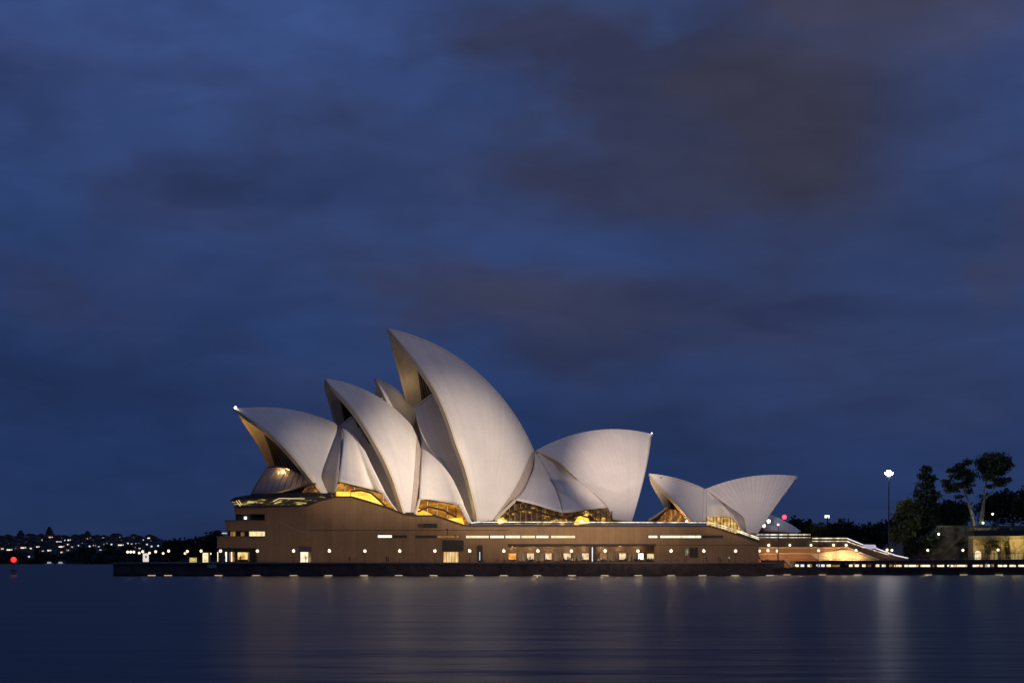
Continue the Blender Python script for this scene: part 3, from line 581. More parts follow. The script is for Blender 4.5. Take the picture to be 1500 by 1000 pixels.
# ------------------------------------------------------------------ podium
def podium():
    Y = Y_POD
    t = thing('podium', 'broad brown granite podium with slot windows carrying the white shells', 'podium', (xw(740, Y), Y, Z_WALK))
    zb = 826
    # upper wall with the swept parapet, and the lower wall a hand's breadth proud of it
    top = [(452, 776), (452, 737), (466, 733.5), (480, 731), (491.6, 728), (515.6, 728), (529, 731), (542, 735.6), (557, 740), (572, 745), (592, 753.4), (608, 755.5), (638, 755.5), (645, 757), (655, 761), (668, 766), (680, 769.6), (690, 770.5),
           (1040, 770.5), (1111, 793), (1111, 798), (960, 798), (745, 798), (745, 776)]
    panel('wall', top, Y + .25, 95, GRAN, t)
    rect('wall', 400, 776.6, 745, zb, Y, 14, GRAN, t)
    rect('wall', 960, 798.4, 1111.5, zb, Y, 60, GRAN, t)
    rect('wall', 745, 776.6, 960, 798, Y, 6, GRAN, t) if False else None
    rect('soffit_beam', 744, 796.2, 961, 799.4, Y - .12, 5.2, DARKC, t)
    wood = panel_granite('timber_boards', (.16, .095, .05), .45)
    rect('restaurant_wall', 745, 799.6, 960, zb, Y + 4.4, .4, wood, t)
    # parapet coping following the sweep
    for pts in ([(452, 736.4), (480, 730.2), (491.6, 727.2), (515.6, 727.2), (542, 734.8), (572, 744.2), (592, 752.6), (608, 754.8), (638, 754.8), (655, 760.2), (680, 768.8), (690, 769.8)], [(690, 770), (1040, 770), (1111, 792.4)]):
        q = [W(x, y, Y) for x, y in pts]
        mb = MB()
        for a, b in zip(q[:-1], q[1:]): mb.prism([a + np.array([0, -.15, -.25]), b + np.array([0, -.15, -.25]), b + np.array([0, -.15, .18]), a + np.array([0, -.15, .18])], (0, 1.2, 0))
        mb.build('coping', mat('dark_coping', (.07, .05, .042), .7, .2, 1), t)
    # stepped northern end
    rect('wall', 388, 752.5, 452.2, 776.8, Y + .1, 60, GRAN, t); rect('wall', 400, 740, 452.1, 752.6, Y + .14, 60, GRAN, t)
    rect('wall', 343, 742, 400, 752.4, Y + .2, 40, GRAN, t); rect('wall', 330, 762.4, 388, 777, Y + .2, 45, GRAN, t); rect('wall', 318, 786, 400, 802, Y + .15, 55, GRAN, t)
    rect('wall', 376, 801.6, 400.2, zb, Y + .1, 50, GRAN, t); rect('wall', 388, 776.4, 400.1, 786.4, Y + .18, 40, GRAN, t)
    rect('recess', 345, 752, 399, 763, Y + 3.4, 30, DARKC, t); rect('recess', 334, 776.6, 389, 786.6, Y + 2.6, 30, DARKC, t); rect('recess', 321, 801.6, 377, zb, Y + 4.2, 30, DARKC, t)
    # slab edges between the terraces
    for x0, x1, y in ((341, 400, 742.2), (328, 388, 762.2), (316, 390, 785.6)): rect('slab_edge', x0, y - .8, x1, y + .4, Y - .3, 3, mat('slab_granite', (.20, .14, .11), .7, .2, 1), t)
    # outside stair balustrade across the end wall
    panel('balustrade', [(404, 762.5), (440, 779.5), (452, 779.5), (452, 777.6), (441, 777.6), (404, 760.5)], Y - .1, .25, mat('balustrade_granite', (.34, .24, .17), .7, .2, 1), t)
    # foyer gallery: a glazed band leaning out over the northern end
    g = panel('gallery_window', [(339, 734), (346, 741), (448, 739.4), (466, 732.5), (478, 728), (478, 724), (440, 726.4), (352, 731)], Y - .3, 6, GALLERY, t)
    panel('gallery_roof', [(336, 733.4), (344, 728), (372, 723.4), (420, 722), (452, 721), (484, 722.6), (486, 728), (470, 726.4), (352, 731.6)], Y - .8, 12, DARKC, t)
    panel('gallery_sill', [(342, 741), (349, 743.6), (450, 741), (468, 734), (480, 730), (480, 727.6), (466, 731.8), (448, 738.8)], Y - .5, 3, mat('sill_bronze', (.05, .038, .03), .5, .2, 2), t)
    mb = MB()
    for a, b in (((346, 733), (352, 741)), ((349, 731), (354, 739)), ((400, 734), (409, 729.5)), ((409, 729.5), (446, 730)), ((438, 727.5), (446, 724)), ((446, 724), (470, 724.4)), ((362, 736), (372, 735.6)), ((402, 737), (412, 734.5))):
        MB().tube([W(*a, Y - .5), W(*b, Y - .5)], .12, 5).build('light_tube', glow('gallery_tube', (1, .75, .32), .75), g)
    # lit slot windows and openings
    def win(x0, y0, x1, y1, M, Yw=Y, frame=True, name='window', lab=None):
        w = MB().prism(pw([(x0, y0), (x1, y0), (x1, y1), (x0, y1)], Yw - .06), (0, .12, 0)).build(name, M, t)
        if frame:
            mb = MB(); q = .35
            for a in ((x0 - q, y0 - q, x1 + q, y0), (x0 - q, y1, x1 + q, y1 + q), (x0 - q, y0, x0, y1), (x1, y0, x1 + q, y1)):
                mb.prism(pw([(a[0], a[1]), (a[2], a[1]), (a[2], a[3]), (a[0], a[3])], Yw - .18), (0, .2, 0))
            mb.build('frame', DARKC, w)
        if lab: w['label'] = lab
        return w
    WHITE = glow('white_slot', (1, .93, .8), 1.3); DIM = interior('dim_slot', (.10, .045, .012), (.30, .15, .045), (.6, .36, .12), .8, (.8, 1, .2), 1.2)
    BRI = interior('bright_slot', (.7, .45, .18), (1, .85, .55), (1.2, 1.1, .9), 1.15, (1.4, 1, .2), 1.0, .28, .6)
    win(553.5, 783.4, 574, 787, WHITE, lab='white lit slot window'); win(576, 784, 595.5, 787.2, DARKC); win(609, 784.2, 624, 787.4, DARKC); win(624.5, 784, 638.5, 787.2, DARKC)
    win(640, 783.8, 672, 787.4, DIM, lab='dim amber slot window')
    Yu = Y + .25
    for x0, x1, M in ((682.5, 716, SLOT), (718, 738.5, BRI), (740.5, 762, BRI), (763.5, 784, SLOT), (785.5, 803.5, BRI), (807, 842.5, SLOT)): win(x0, 784, x1, 787.6, M, Yu if x0 > 745 else Y)
    for x0, x1, M in ((950, 963, BRI), (967, 996, BRI), (996.6, 1027, BRI), (1028.5, 1059, DARKC)): win(x0, 784, x1, 787.4, M, Yu)
    win(655, 773.5, 656, 784, DARKC, frame=False, name='vent')
    # small dark canopy box on the wall
    rect('canopy', 622, 766.4, 640, 772.6, Y - 1.6, 1.9, DARKC, t)
    # doors
    rect('recess', 437.5, 799.8, 456.5, 807.6, Y - .1, .2, HIGHWALL, t)  # flat plate on the wall, its dark tone imitates a shaded recess
    d = win(440, 808, 451.5, 823, interior('lit_door', (.55, .42, .2), (1, .85, .55), (1.2, 1.1, .9), 1.1, (2.5, 1, 1.4), .8, .3, .6), name='door', lab='brightly lit glazed door'); win(452.6, 809, 455.4, 823, DIM, frame=False)
    rect('recess', 648, 790.5, 679, 807, Y - .1, .2, mat('recess_shade_brown', (.07, .05, .04), .8, .2, 1), t)  # another flat plate, recess shade put into its brown colour
    curtain = interior('curtained_window', (.40, .20, .06), (.85, .5, .17), (1, .78, .42), 1.0, (3.2, 1, .25), .8, .34, .62)
    w = win(649.5, 808, 671.5, 823, curtain, lab='warm curtained window'); mb = MB()
    for k in (653, 657.5, 662, 666.5): mb.prism(pw([(k, 808), (k + .5, 808), (k + .5, 823), (k, 823)], Y - .15), (0, .08, 0))
    mb.build('mullion', BRONZE, w)
    win(699.5, 798.5, 706.5, 823, DARKC, name='door'); win(702, 808, 703.4, 820, glow('cool_strip', (.75, .8, 1), .7), Y - .1, False, 'light_strip')
    win(1003, 802, 1009, 813, interior('stair_slot', (.04, .03, .015), (.2, .16, .08), (.6, .5, .3), .8, (3, 1, 1), 1, .4, .7)); win(1011, 802, 1022, 816, DARKC, name='door')
    # restaurant row under the overhang
    Yr = Y + 4.4
    rows = [(742 + 2, 756, 'orange'), (772, 782, 'cream'), (799, 808, 'cream'), (825.5, 836, 'cream'), (852.5, 862.5, 'cream'), (879, 888.5, 'dim'), (907, 917, 'cream'), (935, 942.6, 'white'), (959 - 1, 0, '')]
    WM = dict(orange=interior('orange_window', (.5, .12, .01), (.95, .33, .04), (1, .6, .18), 1.0, (1, 1, 1), .9, .3, .62), cream=interior('cream_window', (.55, .33, .15), (.9, .62, .32), (1, .86, .6), .95, (1.2, 1, 1), .8, .3, .6),
              dim=interior('amber_window', (.22, .12, .04), (.45, .26, .1), (.7, .45, .2), .8, (1, 1, 1), .8), white=glow('white_window', (1, .95, .82), 1.6))
    for x0, x1, k in rows[:-1]: win(x0, 810, x1, 819, WM[k], Yr)
    win(948, 810.5, 957.5, 818, WM['cream'], Yr)
    for x0, x1 in ((758, 770), (784, 797), (810, 824), (838, 851), (890, 905), (919, 933)): win(x0, 809, x1, 821, CAFE, Yr, False, 'glazing')
    win(866, 799.8, 873.5, 823, DARKC, Yr - .3, name='door'); win(867, 801, 868.4, 822, glow('cool_door_light', (.85, .9, 1), .8), Yr - .5, False, 'light_strip')
    for px in range(752, 958, 26): point('downlight', W(px, 803, Yr - 1.6), 110, (1, .68, .36), .15)
    # lit handrail along the terrace and down the ramp
    def rail(pts, Yr_, M, r=.09, posts=True):
        q = [W(x, y, Yr_) for x, y in pts]; MB().tube(q, r, 6).build('handrail', M, t)
        if posts:
            mb = MB()
            for a, b in zip(q[:-1], q[1:]):
                n = max(2, int(np.linalg.norm(b - a) / 2.4))
                for k in range(n): p = a + (b - a) * k / n; mb.tube([p, p - np.array([0, 0, 1.05])], .035, 4)
            mb.build('baluster', STEEL, t)
    RL = interior('handrail_light', (.30, .24, .13), (.9, .8, .55), (1.4, 1.3, 1.05), 1.0, (.35, .01, .01), 1.5, .36, .62)
    rail([(690, 765.4), (700, 764.4), (760, 764.2), (1040, 765)], Y + .8, RL, .13); rail([(690, 768), (760, 767.6), (1040, 768.4)], Y + .85, mat('lower_rail', (.45, .4, .34), .4), .07, False)
    rail([(1040, 765), (1060, 770), (1111, 787)], Y + .6, RL, .15); rail([(1044, 768.6), (1080, 778.6), (1112, 789.6)], Y + .5, RL, .12, False)
    # fittings on the terrace that put warm light on the foyers
    for px, py in ((852, 763), (1006, 763.4), (734, 763)): MB().ball(W(px, py, Y + 2.5), .32).build('terrace_lamp', glow('terrace_lamp_glow', (1, .8, .45), 8), t)
    # white lamp in the upper terrace recess, lit shop fronts below
    MB().box(*(W(357.5, 760, Y + 2.5)), *(W(361.5, 756.4, Y + 2.9))).build('ceiling_lamp', glow('cold_lamp', (.9, .95, 1), 2), t)
    win(365, 778, 383.5, 785, interior('terrace_window', (.7, .42, .1), (1, .75, .3), (1, .9, .55), 1.0, (1, 1, 1), .8, .25, .6), Y + 2.4); win(384, 778, 388, 785, SLOT, Y + 2.4); win(352.5, 779, 358, 785, DIM, Y + 2.4); win(337.5, 778, 345, 786, DIM, Y + 2.4); win(325, 780, 332.5, 781, SLOT, Y + 2.4, False)
    Ys = Y + 4
    win(348, 808.5, 362.8, 819, interior('shop_window', (.35, .14, .02), (.8, .5, .12), (1, .8, .35), 1.0, (1, 1, 1), .7, .3, .6), Ys); 
    for x0, x1, M in ((318.4, 319.6, BRI), (330, 332.2, WM['white']), (336, 343.6, DIM), (338.4, 340.2, BRI), (363.6, 365, DIM)): win(x0, 808, x1, 822, M, Ys, False)
podium()

# ------------------------------------------------------------------ broadwalk lamps
WARM = glow('lamp_globe_glow', (1, .82, .55), 1.8); WARM2 = glow('lamp_globe_glow_soft', (1, .80, .50), 1.8); PALE = glow('lamp_globe_pale', (.85, 1, .72), 2.2); COLD = glow('floodlight_head_glow', (1, .95, .92), 95)
def lamp_proto(h, r, M, label, group, name='globe_lamp', cat='street lamp', power=0, col=(1, .72, .38)):
    t = thing(name, label, cat, (0, 0, 0), group)
    MB().tube([(0, 0, 0), (0, 0, .25)], .14, 8).build('base', STEEL, t); MB().tube([(0, 0, .25), (0, 0, h - r * .8)], [.065, .045], 8).build('pole', STEEL, t)
    MB().ball((0, 0, h), r, 12, 8).build('globe', M, t, True)
    if power: l = point('lamp_light', (0, .15, h + r + .12), power, col, .12); l.parent = t
    return t
ORD = ['first', 'second', 'third', 'fourth', 'fifth', 'sixth', 'seventh', 'eighth', 'ninth', 'tenth', 'eleventh', 'twelfth', 'thirteenth', 'fourteenth', 'fifteenth', 'sixteenth', 'seventeenth', 'eighteenth', 'nineteenth', 'twentieth']
def lamps():
    g = 'globe lamps along the podium'
    row = [323, 377, 430, 482.5, 534.5, 585.5, 637, 688, 738, 788, 837, 886.5, 934.5, 983, 1031, 1077.5]
    near = {430: 'beside the lit white door', 377: 'at the left corner of the podium wall', 637: 'just left of the warm curtained window', 688: 'between the curtained window and the dark door', 738: 'at the left end of the restaurant row', 934.5: 'above the bright white restaurant window', 983: 'at the right end of the restaurant row', 1077.5: 'nearest the right corner of the podium', 323: 'in front of the shop windows at the northern end'}
    p = lamp_proto(3.05, .42, WARM, 'x', g, power=215)
    for i, px in enumerate(row):
        o = p if i == 0 else dup(p); o.location = (xw(px, 396.5), 396.5, Z_WALK)
        o['label'] = 'globe lamp ' + near.get(px, 'before the podium wall, %s from the left in its row' % ORD[i])
    g2 = 'globe lamps on the northern broadwalk tip'
    q = lamp_proto(3.0, .38, WARM2, 'x', g2)
    for i, (px, py, Y) in enumerate(((187, 808, 408), (191.5, 808, 416), (196, 808, 424), (204, 809.5, 452), (209, 807.5, 410), (219, 809.5, 455), (228, 807.5, 412), (239, 810, 465), (247, 806.5, 404), (271, 810, 465), (274.5, 807, 409), (294.5, 806.5, 403), (308, 810.3, 470))):
        o = q if i == 0 else dup(q); z = W(px, py, Y)[2]; o.location = (xw(px, Y), Y, z - 3.0)
        if z - 3.0 > Z_WALK + .05 or z - 3.0 < Z_WALK: o.scale = (1, 1, (z - Z_WALK) / 3.0); o.location.z = Z_WALK
        o['label'] = 'small globe lamp on the broadwalk tip left of the podium, %s from the left' % ORD[i]
lamps()

# ------------------------------------------------------------------ things on the northern broadwalk
def north_tip():
    t = thing('information_pillar', 'tall white lit sign pillar with a dark oval near the broadwalk tip', 'sign', (xw(213.3, 402), 402, Z_WALK)); x = xw(213.3, 402)
    MB().box(x - .75, 402, Z_WALK, x + .75, 402.4, 6.05).build('panel', glow('sign_white', (1, .92, .78), .75), t)
    MB().ball((x + .1, 401.98, 5.1), .4, 12, 8, 0, (.5, .1, 1)).build('emblem', DARKC, t); MB().box(x - .85, 401.95, Z_WALK, x + .85, 402.5, 3.75).build('plinth', DARKC, t)
    t = thing('kiosk', 'small brightly lit white kiosk left of the podium shops', 'kiosk', (xw(301, 406), 406, Z_WALK)); x = xw(301, 406)
    MB().box(x - .8, 406, Z_WALK, x + .8, 408, 6.2).build('body', interior('kiosk_light', (.5, .36, .15), (1, .8, .45), (1.2, 1.05, .75), 1.0, (1, 1, 1), 1.1, .3, .62), t); MB().box(x - 1.1, 405.7, 6.2, x + 1.1, 408.3, 6.4).build('roof', DARKC, t)
    MB().box(x - .9, 405.9, Z_WALK, x - .78, 408.1, 6.2).box(x + .78, 405.9, Z_WALK, x + .9, 408.1, 6.2).build('frame', DARKC, t)
    t = thing('ticket_booth', 'low yellow lit booth with a dark post on the broadwalk', 'booth', (xw(284, 410), 410, Z_WALK)); x = xw(283, 410)
    MB().box(x - 1.0, 410, Z_WALK, x + .9, 412, 4.9).build('body', interior('booth_light', (.3, .22, .05), (.6, .5, .16), (.9, .75, .3), .9, (1, 1, 1), .8), t)
    MB().box(x - 1.2, 409.8, 4.9, x + 1.3, 412.2, 5.05).build('roof', DARKC, t); MB().box(x + 1.0, 409.9, Z_WALK, x + 1.35, 411, 4.9).build('post', DARKC, t)
north_tip()

# ------------------------------------------------------------------ forecourt steps, lower concourse and bar, right of the podium
YR = 415.0
def forecourt():
    x0, x1 = xw(1130, YR), xw(1640, YR)
    o = MB().box(x0, YR, 1.6, x1, 470, 2.0).build('lower_concourse', PAVE); tag(o, kind='structure')
    t = thing('concourse_seawall', 'low dark seawall below the bar lights right of the podium', 'seawall', ((x0 + x1) / 2, YR, 0))
    MB().box(x0 + .2, YR + .3, -2, x1 - .2, 468, 1.58).build('wall', SEAW, t); MB().box(x0, YR - .1, 1.5, x1, YR + .3, 2.12).build('coping', SEAW, t)
    GL = glow('waterline_glint_glow_right', (1, .74, .45), .6)
    for px in (1153, 1205, 1257, 1360, 1412, 1464): x = xw(px, YR); MB().box(x - 1, YR - .02, .02, x + 1, YR + .3, .17).build('waterline_glint', GL, t)  # glowing strips imitate light spots on the water, no fittings here
    t = thing('forecourt_steps', 'long brown stepped forecourt with lit handrails sloping down to the right', 'forecourt steps', (xw(1220, 440), 440, 2))
    Yf = 442
    brown = panel_granite('forecourt_granite', (.17, .105, .07), 2.4)
    panel('wall', [(1106, 785.5), (1190, 785.5), (1190, 790.5), (1243, 790.5), (1268, 800.5), (1296, 810), (1332, 818.5), (1332, 832), (1106, 832)], Yf, 40, brown, t)
    rect('lower_wall', 1106, 802.6, 1242, 832, Yf - 3.4, 3.2, panel_granite('orange_granite', (.34, .17, .08), 2.4), t)
    panel('ramp_wall', [(1242, 803), (1286, 820), (1286, 832), (1242, 832)], Yf - 3.3, 3.1, mat('pale_render', (.52, .40, .25), .7, .1, .5), t)
    panel('ramp_wall', [(1186, 811), (1242, 804.5), (1284, 820), (1284, 822), (1200, 820)], Yf - 3.7, .3, mat('pale_render', (.52, .40, .25), .7, .1, .5), t)
    rect('ledge', 1106, 800.9, 1242, 802.5, Yf - 3.9, 4.2, mat('pale_coping', (.55, .43, .30), .6, .1, 1), t)
    mb = MB(); q = [W(1242, 801.6, Yf - 3.6), W(1287, 819.6, Yf - 3.6)]; mb.tube(q, .2, 6); mb.build('ledge', mat('pale_coping', (.55, .43, .30)), t)
    mb = MB(); mb.tube([W(1106, 811.5, Yf - 3.8), W(1170, 809.6, Yf - 3.8), W(1198, 811.2, Yf - 3.8), W(1212, 815, Yf - 3.8)], .22, 6); mb.build('ledge', mat('pale_coping', (.55, .43, .30)), t)
    RL = interior('step_rail_light', (.22, .17, .08), (.75, .62, .38), (1.3, 1.2, 1.0), 1.0, (.45, .01, .01), 1.6, .36, .6); RW = glow('step_rail_white', (.95, .88, 1), .95)
    def rail(pts, Y, M, r): MB().tube([W(x, y, Y) for x, y in pts], r, 6).build('handrail', M, t)
    rail([(1108, 782.6), (1187, 782.6)], Yf - .4, RL, .17); rail([(1108, 786.6), (1187, 786.8)], Yf - .3, RL, .11); rail([(1190, 788), (1241, 788)], Yf - .4, RL, .16); rail([(1190, 792.2), (1243, 792.2)], Yf - .3, RL, .11)
    rail([(1241, 788), (1263, 797), (1284, 803), (1312, 813), (1330, 817)], Yf - .4, RW, .15); rail([(1241, 792.5), (1263, 800.5), (1290, 808.5), (1302, 812)], Yf - .3, RL, .11)
    panel('banner', [(1264, 797), (1282, 797.4), (1285, 803), (1276, 803.6), (1266, 801)], Yf - .8, .1, glow('lilac_banner', (.62, .55, .9), .55), t)
    mb = MB()
    for k in range(1110, 1242, 6): p = W(k, 782.6 if k < 1188 else 788, Yf - .4); mb.tube([p, p - np.array([0, 0, 1.1])], .035, 4)
    mb.build('baluster', STEEL, t)
    for i, px in enumerate((1126, 1157, 1188, 1221, 1239.5)): MB().ball(W(px, 798, Yf - .6), .42 if i in (0, 3, 4) else .34, 10, 7).build('wall_lamp', WARM2 if i in (0, 3, 4) else PALE, t)
    for px, py, pw_ in ((1216, 815, 500), (1238, 815, 700), (1258, 817.4, 420)): point('ramp_uplight', W(px, py, Yf - 5.6), pw_, (1, .72, .36), .3)
    for k in (1128, 1150, 1174): point('wall_uplight', W(k, 815, Yf - 7), 260, (1, .62, .32), .3)
    # short bright stair from the broadwalk down to the concourse
    t2 = thing('concourse_stair', 'short bright yellow stair descending to the bar concourse', 'stair', (xw(1157, 424), 424, 2))
    panel('stringer', [(1148, 819.6), (1152, 819.6), (1166, 829.5), (1158, 829.5)], 424, 1.6, mat('stair_stone', (.6, .5, .3), .6), t2); point('stair_lamp', W(1158, 817, 421), 70, (1, .8, .4), .2)
    MB().tube([W(1148, 815, 423.6), W(1152, 815, 423.6), W(1168, 826, 423.6)], .05, 5).build('handrail', STEEL, t2)
    MB().prism(pw([(1120, 820), (1149, 820), (1149, 832), (1120, 832)], 425), (0, 6, 0)).build('landing', mat('landing_stone', (.12, .09, .08), .7, .2, 1), t2)
    # bar under the edge of the upper promenade
    t = thing('waterfront_bar', 'long low bar with a row of bright openings at the water', 'bar', (xw(1330, 432), 432, 2))
    Yb = 432
    panel('roof_slab', [(1166, 821.5), (1640, 817.5), (1640, 825.4), (1166, 825.4)], Yb - 2, 10, mat('bar_roof', (.075, .045, .038), .8, .2, .5), t)
    rect('wall', 1160, 825, 1640, 833, Yb + 2, 3, mat('bar_back_wall', (.10, .065, .05), .8, .2, .6), t)
    WW = interior('bar_opening', (.55, .30, .10), (1, .78, .42), (1.3, 1.15, .85), 1.1, (1.2, 1, 1.5), .7, .28, .58); WB = glow('bar_blue', (.8, .82, 1), 1.1); WD = interior('bar_opening_dim', (.12, .06, .03), (.35, .2, .08), (.8, .55, .25), .9, (1, 1, 1), 1.0)
    for a, b, M in ((1165, 1170, WW), (1173, 1178, WB), (1183, 1189, WW), (1196, 1201, WB), (1203, 1208, WB), (1211, 1217, WW), (1219, 1230, WD), (1244, 1249, WW), (1252, 1258, WW), (1263, 1268, WW), (1271, 1276, WD), (1283, 1288, WW), (1292, 1297, WW), (1303, 1307, WD), (1310, 1321, WW), (1325, 1345, WW), (1348.5, 1362.5, WW), (1366, 1369, WD), (1373, 1383.5, WW), (1388, 1416.5, WW), (1425, 1439.5, WW), (1443, 1450, WW), (1452, 1456, WD), (1462, 1475, WW), (1479, 1488, WW), (1492, 1510, WW)):
        panel('opening', [(a, 826.8 if b - a > 8 else 826.2), (b, 826.8 if b - a > 8 else 826.2), (b, 829.6), (a, 829.6)], Yb + 1.8, .15, M, t)
    mb = MB(); mb.tube([W(1166, 819, Yb - 1.8), W(1640, 815, Yb - 1.8)], .05, 5)
    for k in range(1170, 1640, 10): p = W(k, 819 - (k - 1166) * 4 / 474, Yb - 1.8); mb.tube([p, p - np.array([0, 0, .9])], .035, 4)
    mb.build('railing', STEEL, t)
    # globe lamps on the promenade
    g = 'globe lamps on the forecourt promenade'; p = lamp_proto(3.4, .40, WARM2, 'x', g, power=110)
    near = ('against the right corner of the podium', 'just right of the podium corner', 'beside the dark mast', 'before the middle of the forecourt steps', 'above the bright ramp wall', 'left of a close pair on the lower steps', 'right of a close pair on the lower steps', 'in front of the dark cliff, left', 'in front of the dark cliff, middle', 'in front of the lit sandstone building')
    for i, (px, py, Y) in enumerate(((1112.5, 806.5, 430), (1125, 806, 434), (1138.5, 806.5, 432), (1199, 806, 434), (1254, 805.5, 436), (1299.5, 805, 436), (1306.5, 805.4, 440), (1359, 805.5, 438), (1410.5, 805.5, 438), (1462, 805, 438))):
        o = p if i == 0 else dup(p); z = W(px, py, Y)[2]; o.location = (xw(px, Y), Y, z - 3.4); o['label'] = 'globe lamp on a pole ' + near[i]
    g = 'lamps on the cliff top'; p = lamp_proto(3.6, .36, PALE, 'x', g, power=240, col=(.9, 1, .7))
    for i, (px, py, Y, lab) in enumerate(((1375, 782, 446, 'pale lamp low on the dark cliff face'), (1440, 765.5, 452, 'pale lamp on the cliff top beside a gum trunk'), (1454, 752.5, 462, 'highest pale lamp on the cliff top among trees'))):
        o = p if i == 0 else dup(p); z = W(px, py, Y)[2]; o.location = (xw(px, Y), Y, z - 3.6); o['label'] = lab
    # masts
    def mast(px, top, bot, Y, label, head, r=.14):
        t = thing('floodlight_mast', label, 'light mast', (xw(px, Y), Y, W(px, bot, Y)[2])); a, b = W(px, bot, Y), W(px, top, Y)
        MB().tube([a, b], [r * 1.6, r * .8], 8).build('pole', STEEL, t); head(t, b); return t
    def big(t, b):
        MB().box(b[0] - 1.0, b[1] - .1, b[2] - .95, b[0] + 1.0, b[1] + .2, b[2] - .75).build('crossarm', STEEL, t)
        for dx, dz, r_ in ((0, .2, .82), (-1.0, .1, .3), (1.0, .1, .3)): MB().ball(b + np.array([dx, -.2, dz]), r_, 18, 12).build('floodlight', COLD, t)
    mast(1302, 693.5, 817, 447, 'very tall slim mast with a dazzling white floodlight cluster', big, .16)
    mast(1140, 768, 832, 428, 'thin dark mast with a small white light right of the podium', lambda t, b: MB().ball(b, .28).build('light', glow('mast_white', (.9, .95, 1), 3), t), .12)
    mast(1149, 757, 790, 470, 'short mast with a red light behind the restaurant shells', lambda t, b: MB().ball(b, .75).build('light', glow('mast_red', (1, .02, .06), 3), t), .1)
    mast(1212, 756.5, 785, 640, 'distant mast with a pale white floodlight over the dark trees', lambda t, b: MB().box(b[0] - 1.1, b[1], b[2] - .5, b[0] + .9, b[1] + .4, b[2] + .7).build('light', glow('distant_white', (.9, 1, .95), 1.6), t), .3)
    # cliff and lit sandstone building
    t = thing('sandstone_cliff', 'dark rough sandstone cliff under the trees at right', 'cliff', (xw(1400, 458), 458, 2))
    n = 60; rows = 12; V = []; F = []
    for i in range(rows):
        for j in range(n):
            px = 1322 + (1660 - 1322) * j / (n - 1); tp = 771 if px > 1372 else 771 + (1372 - px) * .95; py = 832 + (tp - 832) * i / (rows - 1)
            p = W(px, py, 452 + 4 * i / rows + rng.normal() * .5); V.append(p)
    for j in range(n): V.append(V[(rows - 1) * n + j] + np.array([0, 40, 0]))
    for i in range(rows):
        for j in range(n - 1): F.append((i * n + j, i * n + j + 1, (i + 1) * n + j + 1, (i + 1) * n + j))
    mesh('rock_face', V, F, mat('sandstone_rock', (.15, .12, .085), .9, .5, .35, bump=.6), t)
    rect('parapet', 1374, 769.4, 1640, 772, 450.4, 1.2, mat('parapet_stone', (.16, .14, .10), .8, .2, 1), t)
    t = thing('sandstone_building', 'yellow lit old sandstone building with arches below the cliff top', 'building', (xw(1470, 446), 446, 2))
    lit = mat('lit_sandstone', (.36, .28, .15), .85, .55, 1.1, bump=.6)
    rect('wall', 1425.5, 784, 1640, 832, 446, 5, lit, t); panel('canopy', [(1420, 788), (1428, 784.6), (1640, 783), (1640, 786), (1428, 787.6), (1421, 789.4)], 444.5, 2, mat('canopy_stone', (.4, .33, .2), .8), t)
    rect('roof', 1427, 776.5, 1640, 784, 447, 6, mat('dark_roof', (.05, .05, .04), .8, .3, 1), t)
    for a, b, M in ((1427.5, 1437.5, interior('arch_light', (.6, .38, .1), (1, .8, .4), (1.1, 1, .7), 1.0, (1, 1, 1), .6, .3, .6)), (1451, 1462, interior('arch_glow', (.2, .13, .04), (.4, .28, .1), (.7, .52, .22), .9, (2, 1, .4), .9)), (1481.5, 1499, None), (1502, 1520, None)):
        q = [(a, 819), (a, 812), *[((a + b) / 2 - (b - a) / 2 * math.cos(x), 812 - 6 * math.sin(x)) for x in np.linspace(.3, math.pi - .3, 8)], (b, 812), (b, 819)]
        panel('arch_window', q, 445.9, .2, M or _m['arch_glow'], t)
    for k in (1425.5, 1441, 1447, 1466, 1479, 1500): rect('pilaster', k, 786, k + 2.4, 825, 445.6, .5, lit, t)
    for px, py, p_ in ((1433, 801, 230), (1468, 795, 70), (1490, 795, 420), (1510, 800, 400)): point('wall_lamp', W(px, py, 443.2), p_, (1, .78, .34), .25)
forecourt()

# ------------------------------------------------------------------ trees
BARK = mat('bark', (.09, .065, .045), .9, .3, 2); BARKP = mat('pale_gum_bark', (.36, .28, .18), .85, .3, 1.5)
def leafmat(name, col):
    M = mat(name, col, .7, .45, 2.5, spec=.2); return M
LEAF = leafmat('dark_leaves', (.055, .068, .028)); LEAF2 = leafmat('olive_leaves', (.09, .10, .035)); LEAF3 = leafmat('blackish_leaves', (.030, .040, .020))
def leaves(mb, clumps, size, dens=1.0, flat=1.0):
    """clumps: (centre, rx, ry, rz); leaf-sized faces thrown through each clump, thicker towards its surface"""
    for c, rx, ry, rz in clumps:
        n = int(dens * 26 * rx * rz / (size / .5) ** 2) + 12
        d = rng.normal(size=(n, 3)); d /= np.linalg.norm(d, axis=1)[:, None]; r = rng.random((n, 1)) ** .42
        # lumpy outline
        lump = 1 + .22 * np.sin(d[:, :1] * 7 + c[0]) * np.sin(d[:, 2:] * 6 + c[2]) + .12 * rng.normal(size=(n, 1))
        P = np.array(c) + d * r * lump * np.array([rx, ry, rz])
        a = rng.normal(size=(n, 3)); a[:, 2] *= flat; a /= np.linalg.norm(a, axis=1)[:, None]; b = np.cross(a, rng.normal(size=(n, 3))); b /= np.linalg.norm(b, axis=1)[:, None]
        s = size * (.6 + .8 * rng.random((n, 1))); k = len(mb.v)
        Q = np.stack([P - a * s, P + b * s * .55, P + a * s, P - b * s * .55], 1).reshape(-1, 3)
        mb.v += [tuple(q) for q in Q]; mb.f += [(k + 4 * i, k + 4 * i + 1, k + 4 * i + 2, k + 4 * i + 3) for i in range(n)]; mb.mi += [0] * n
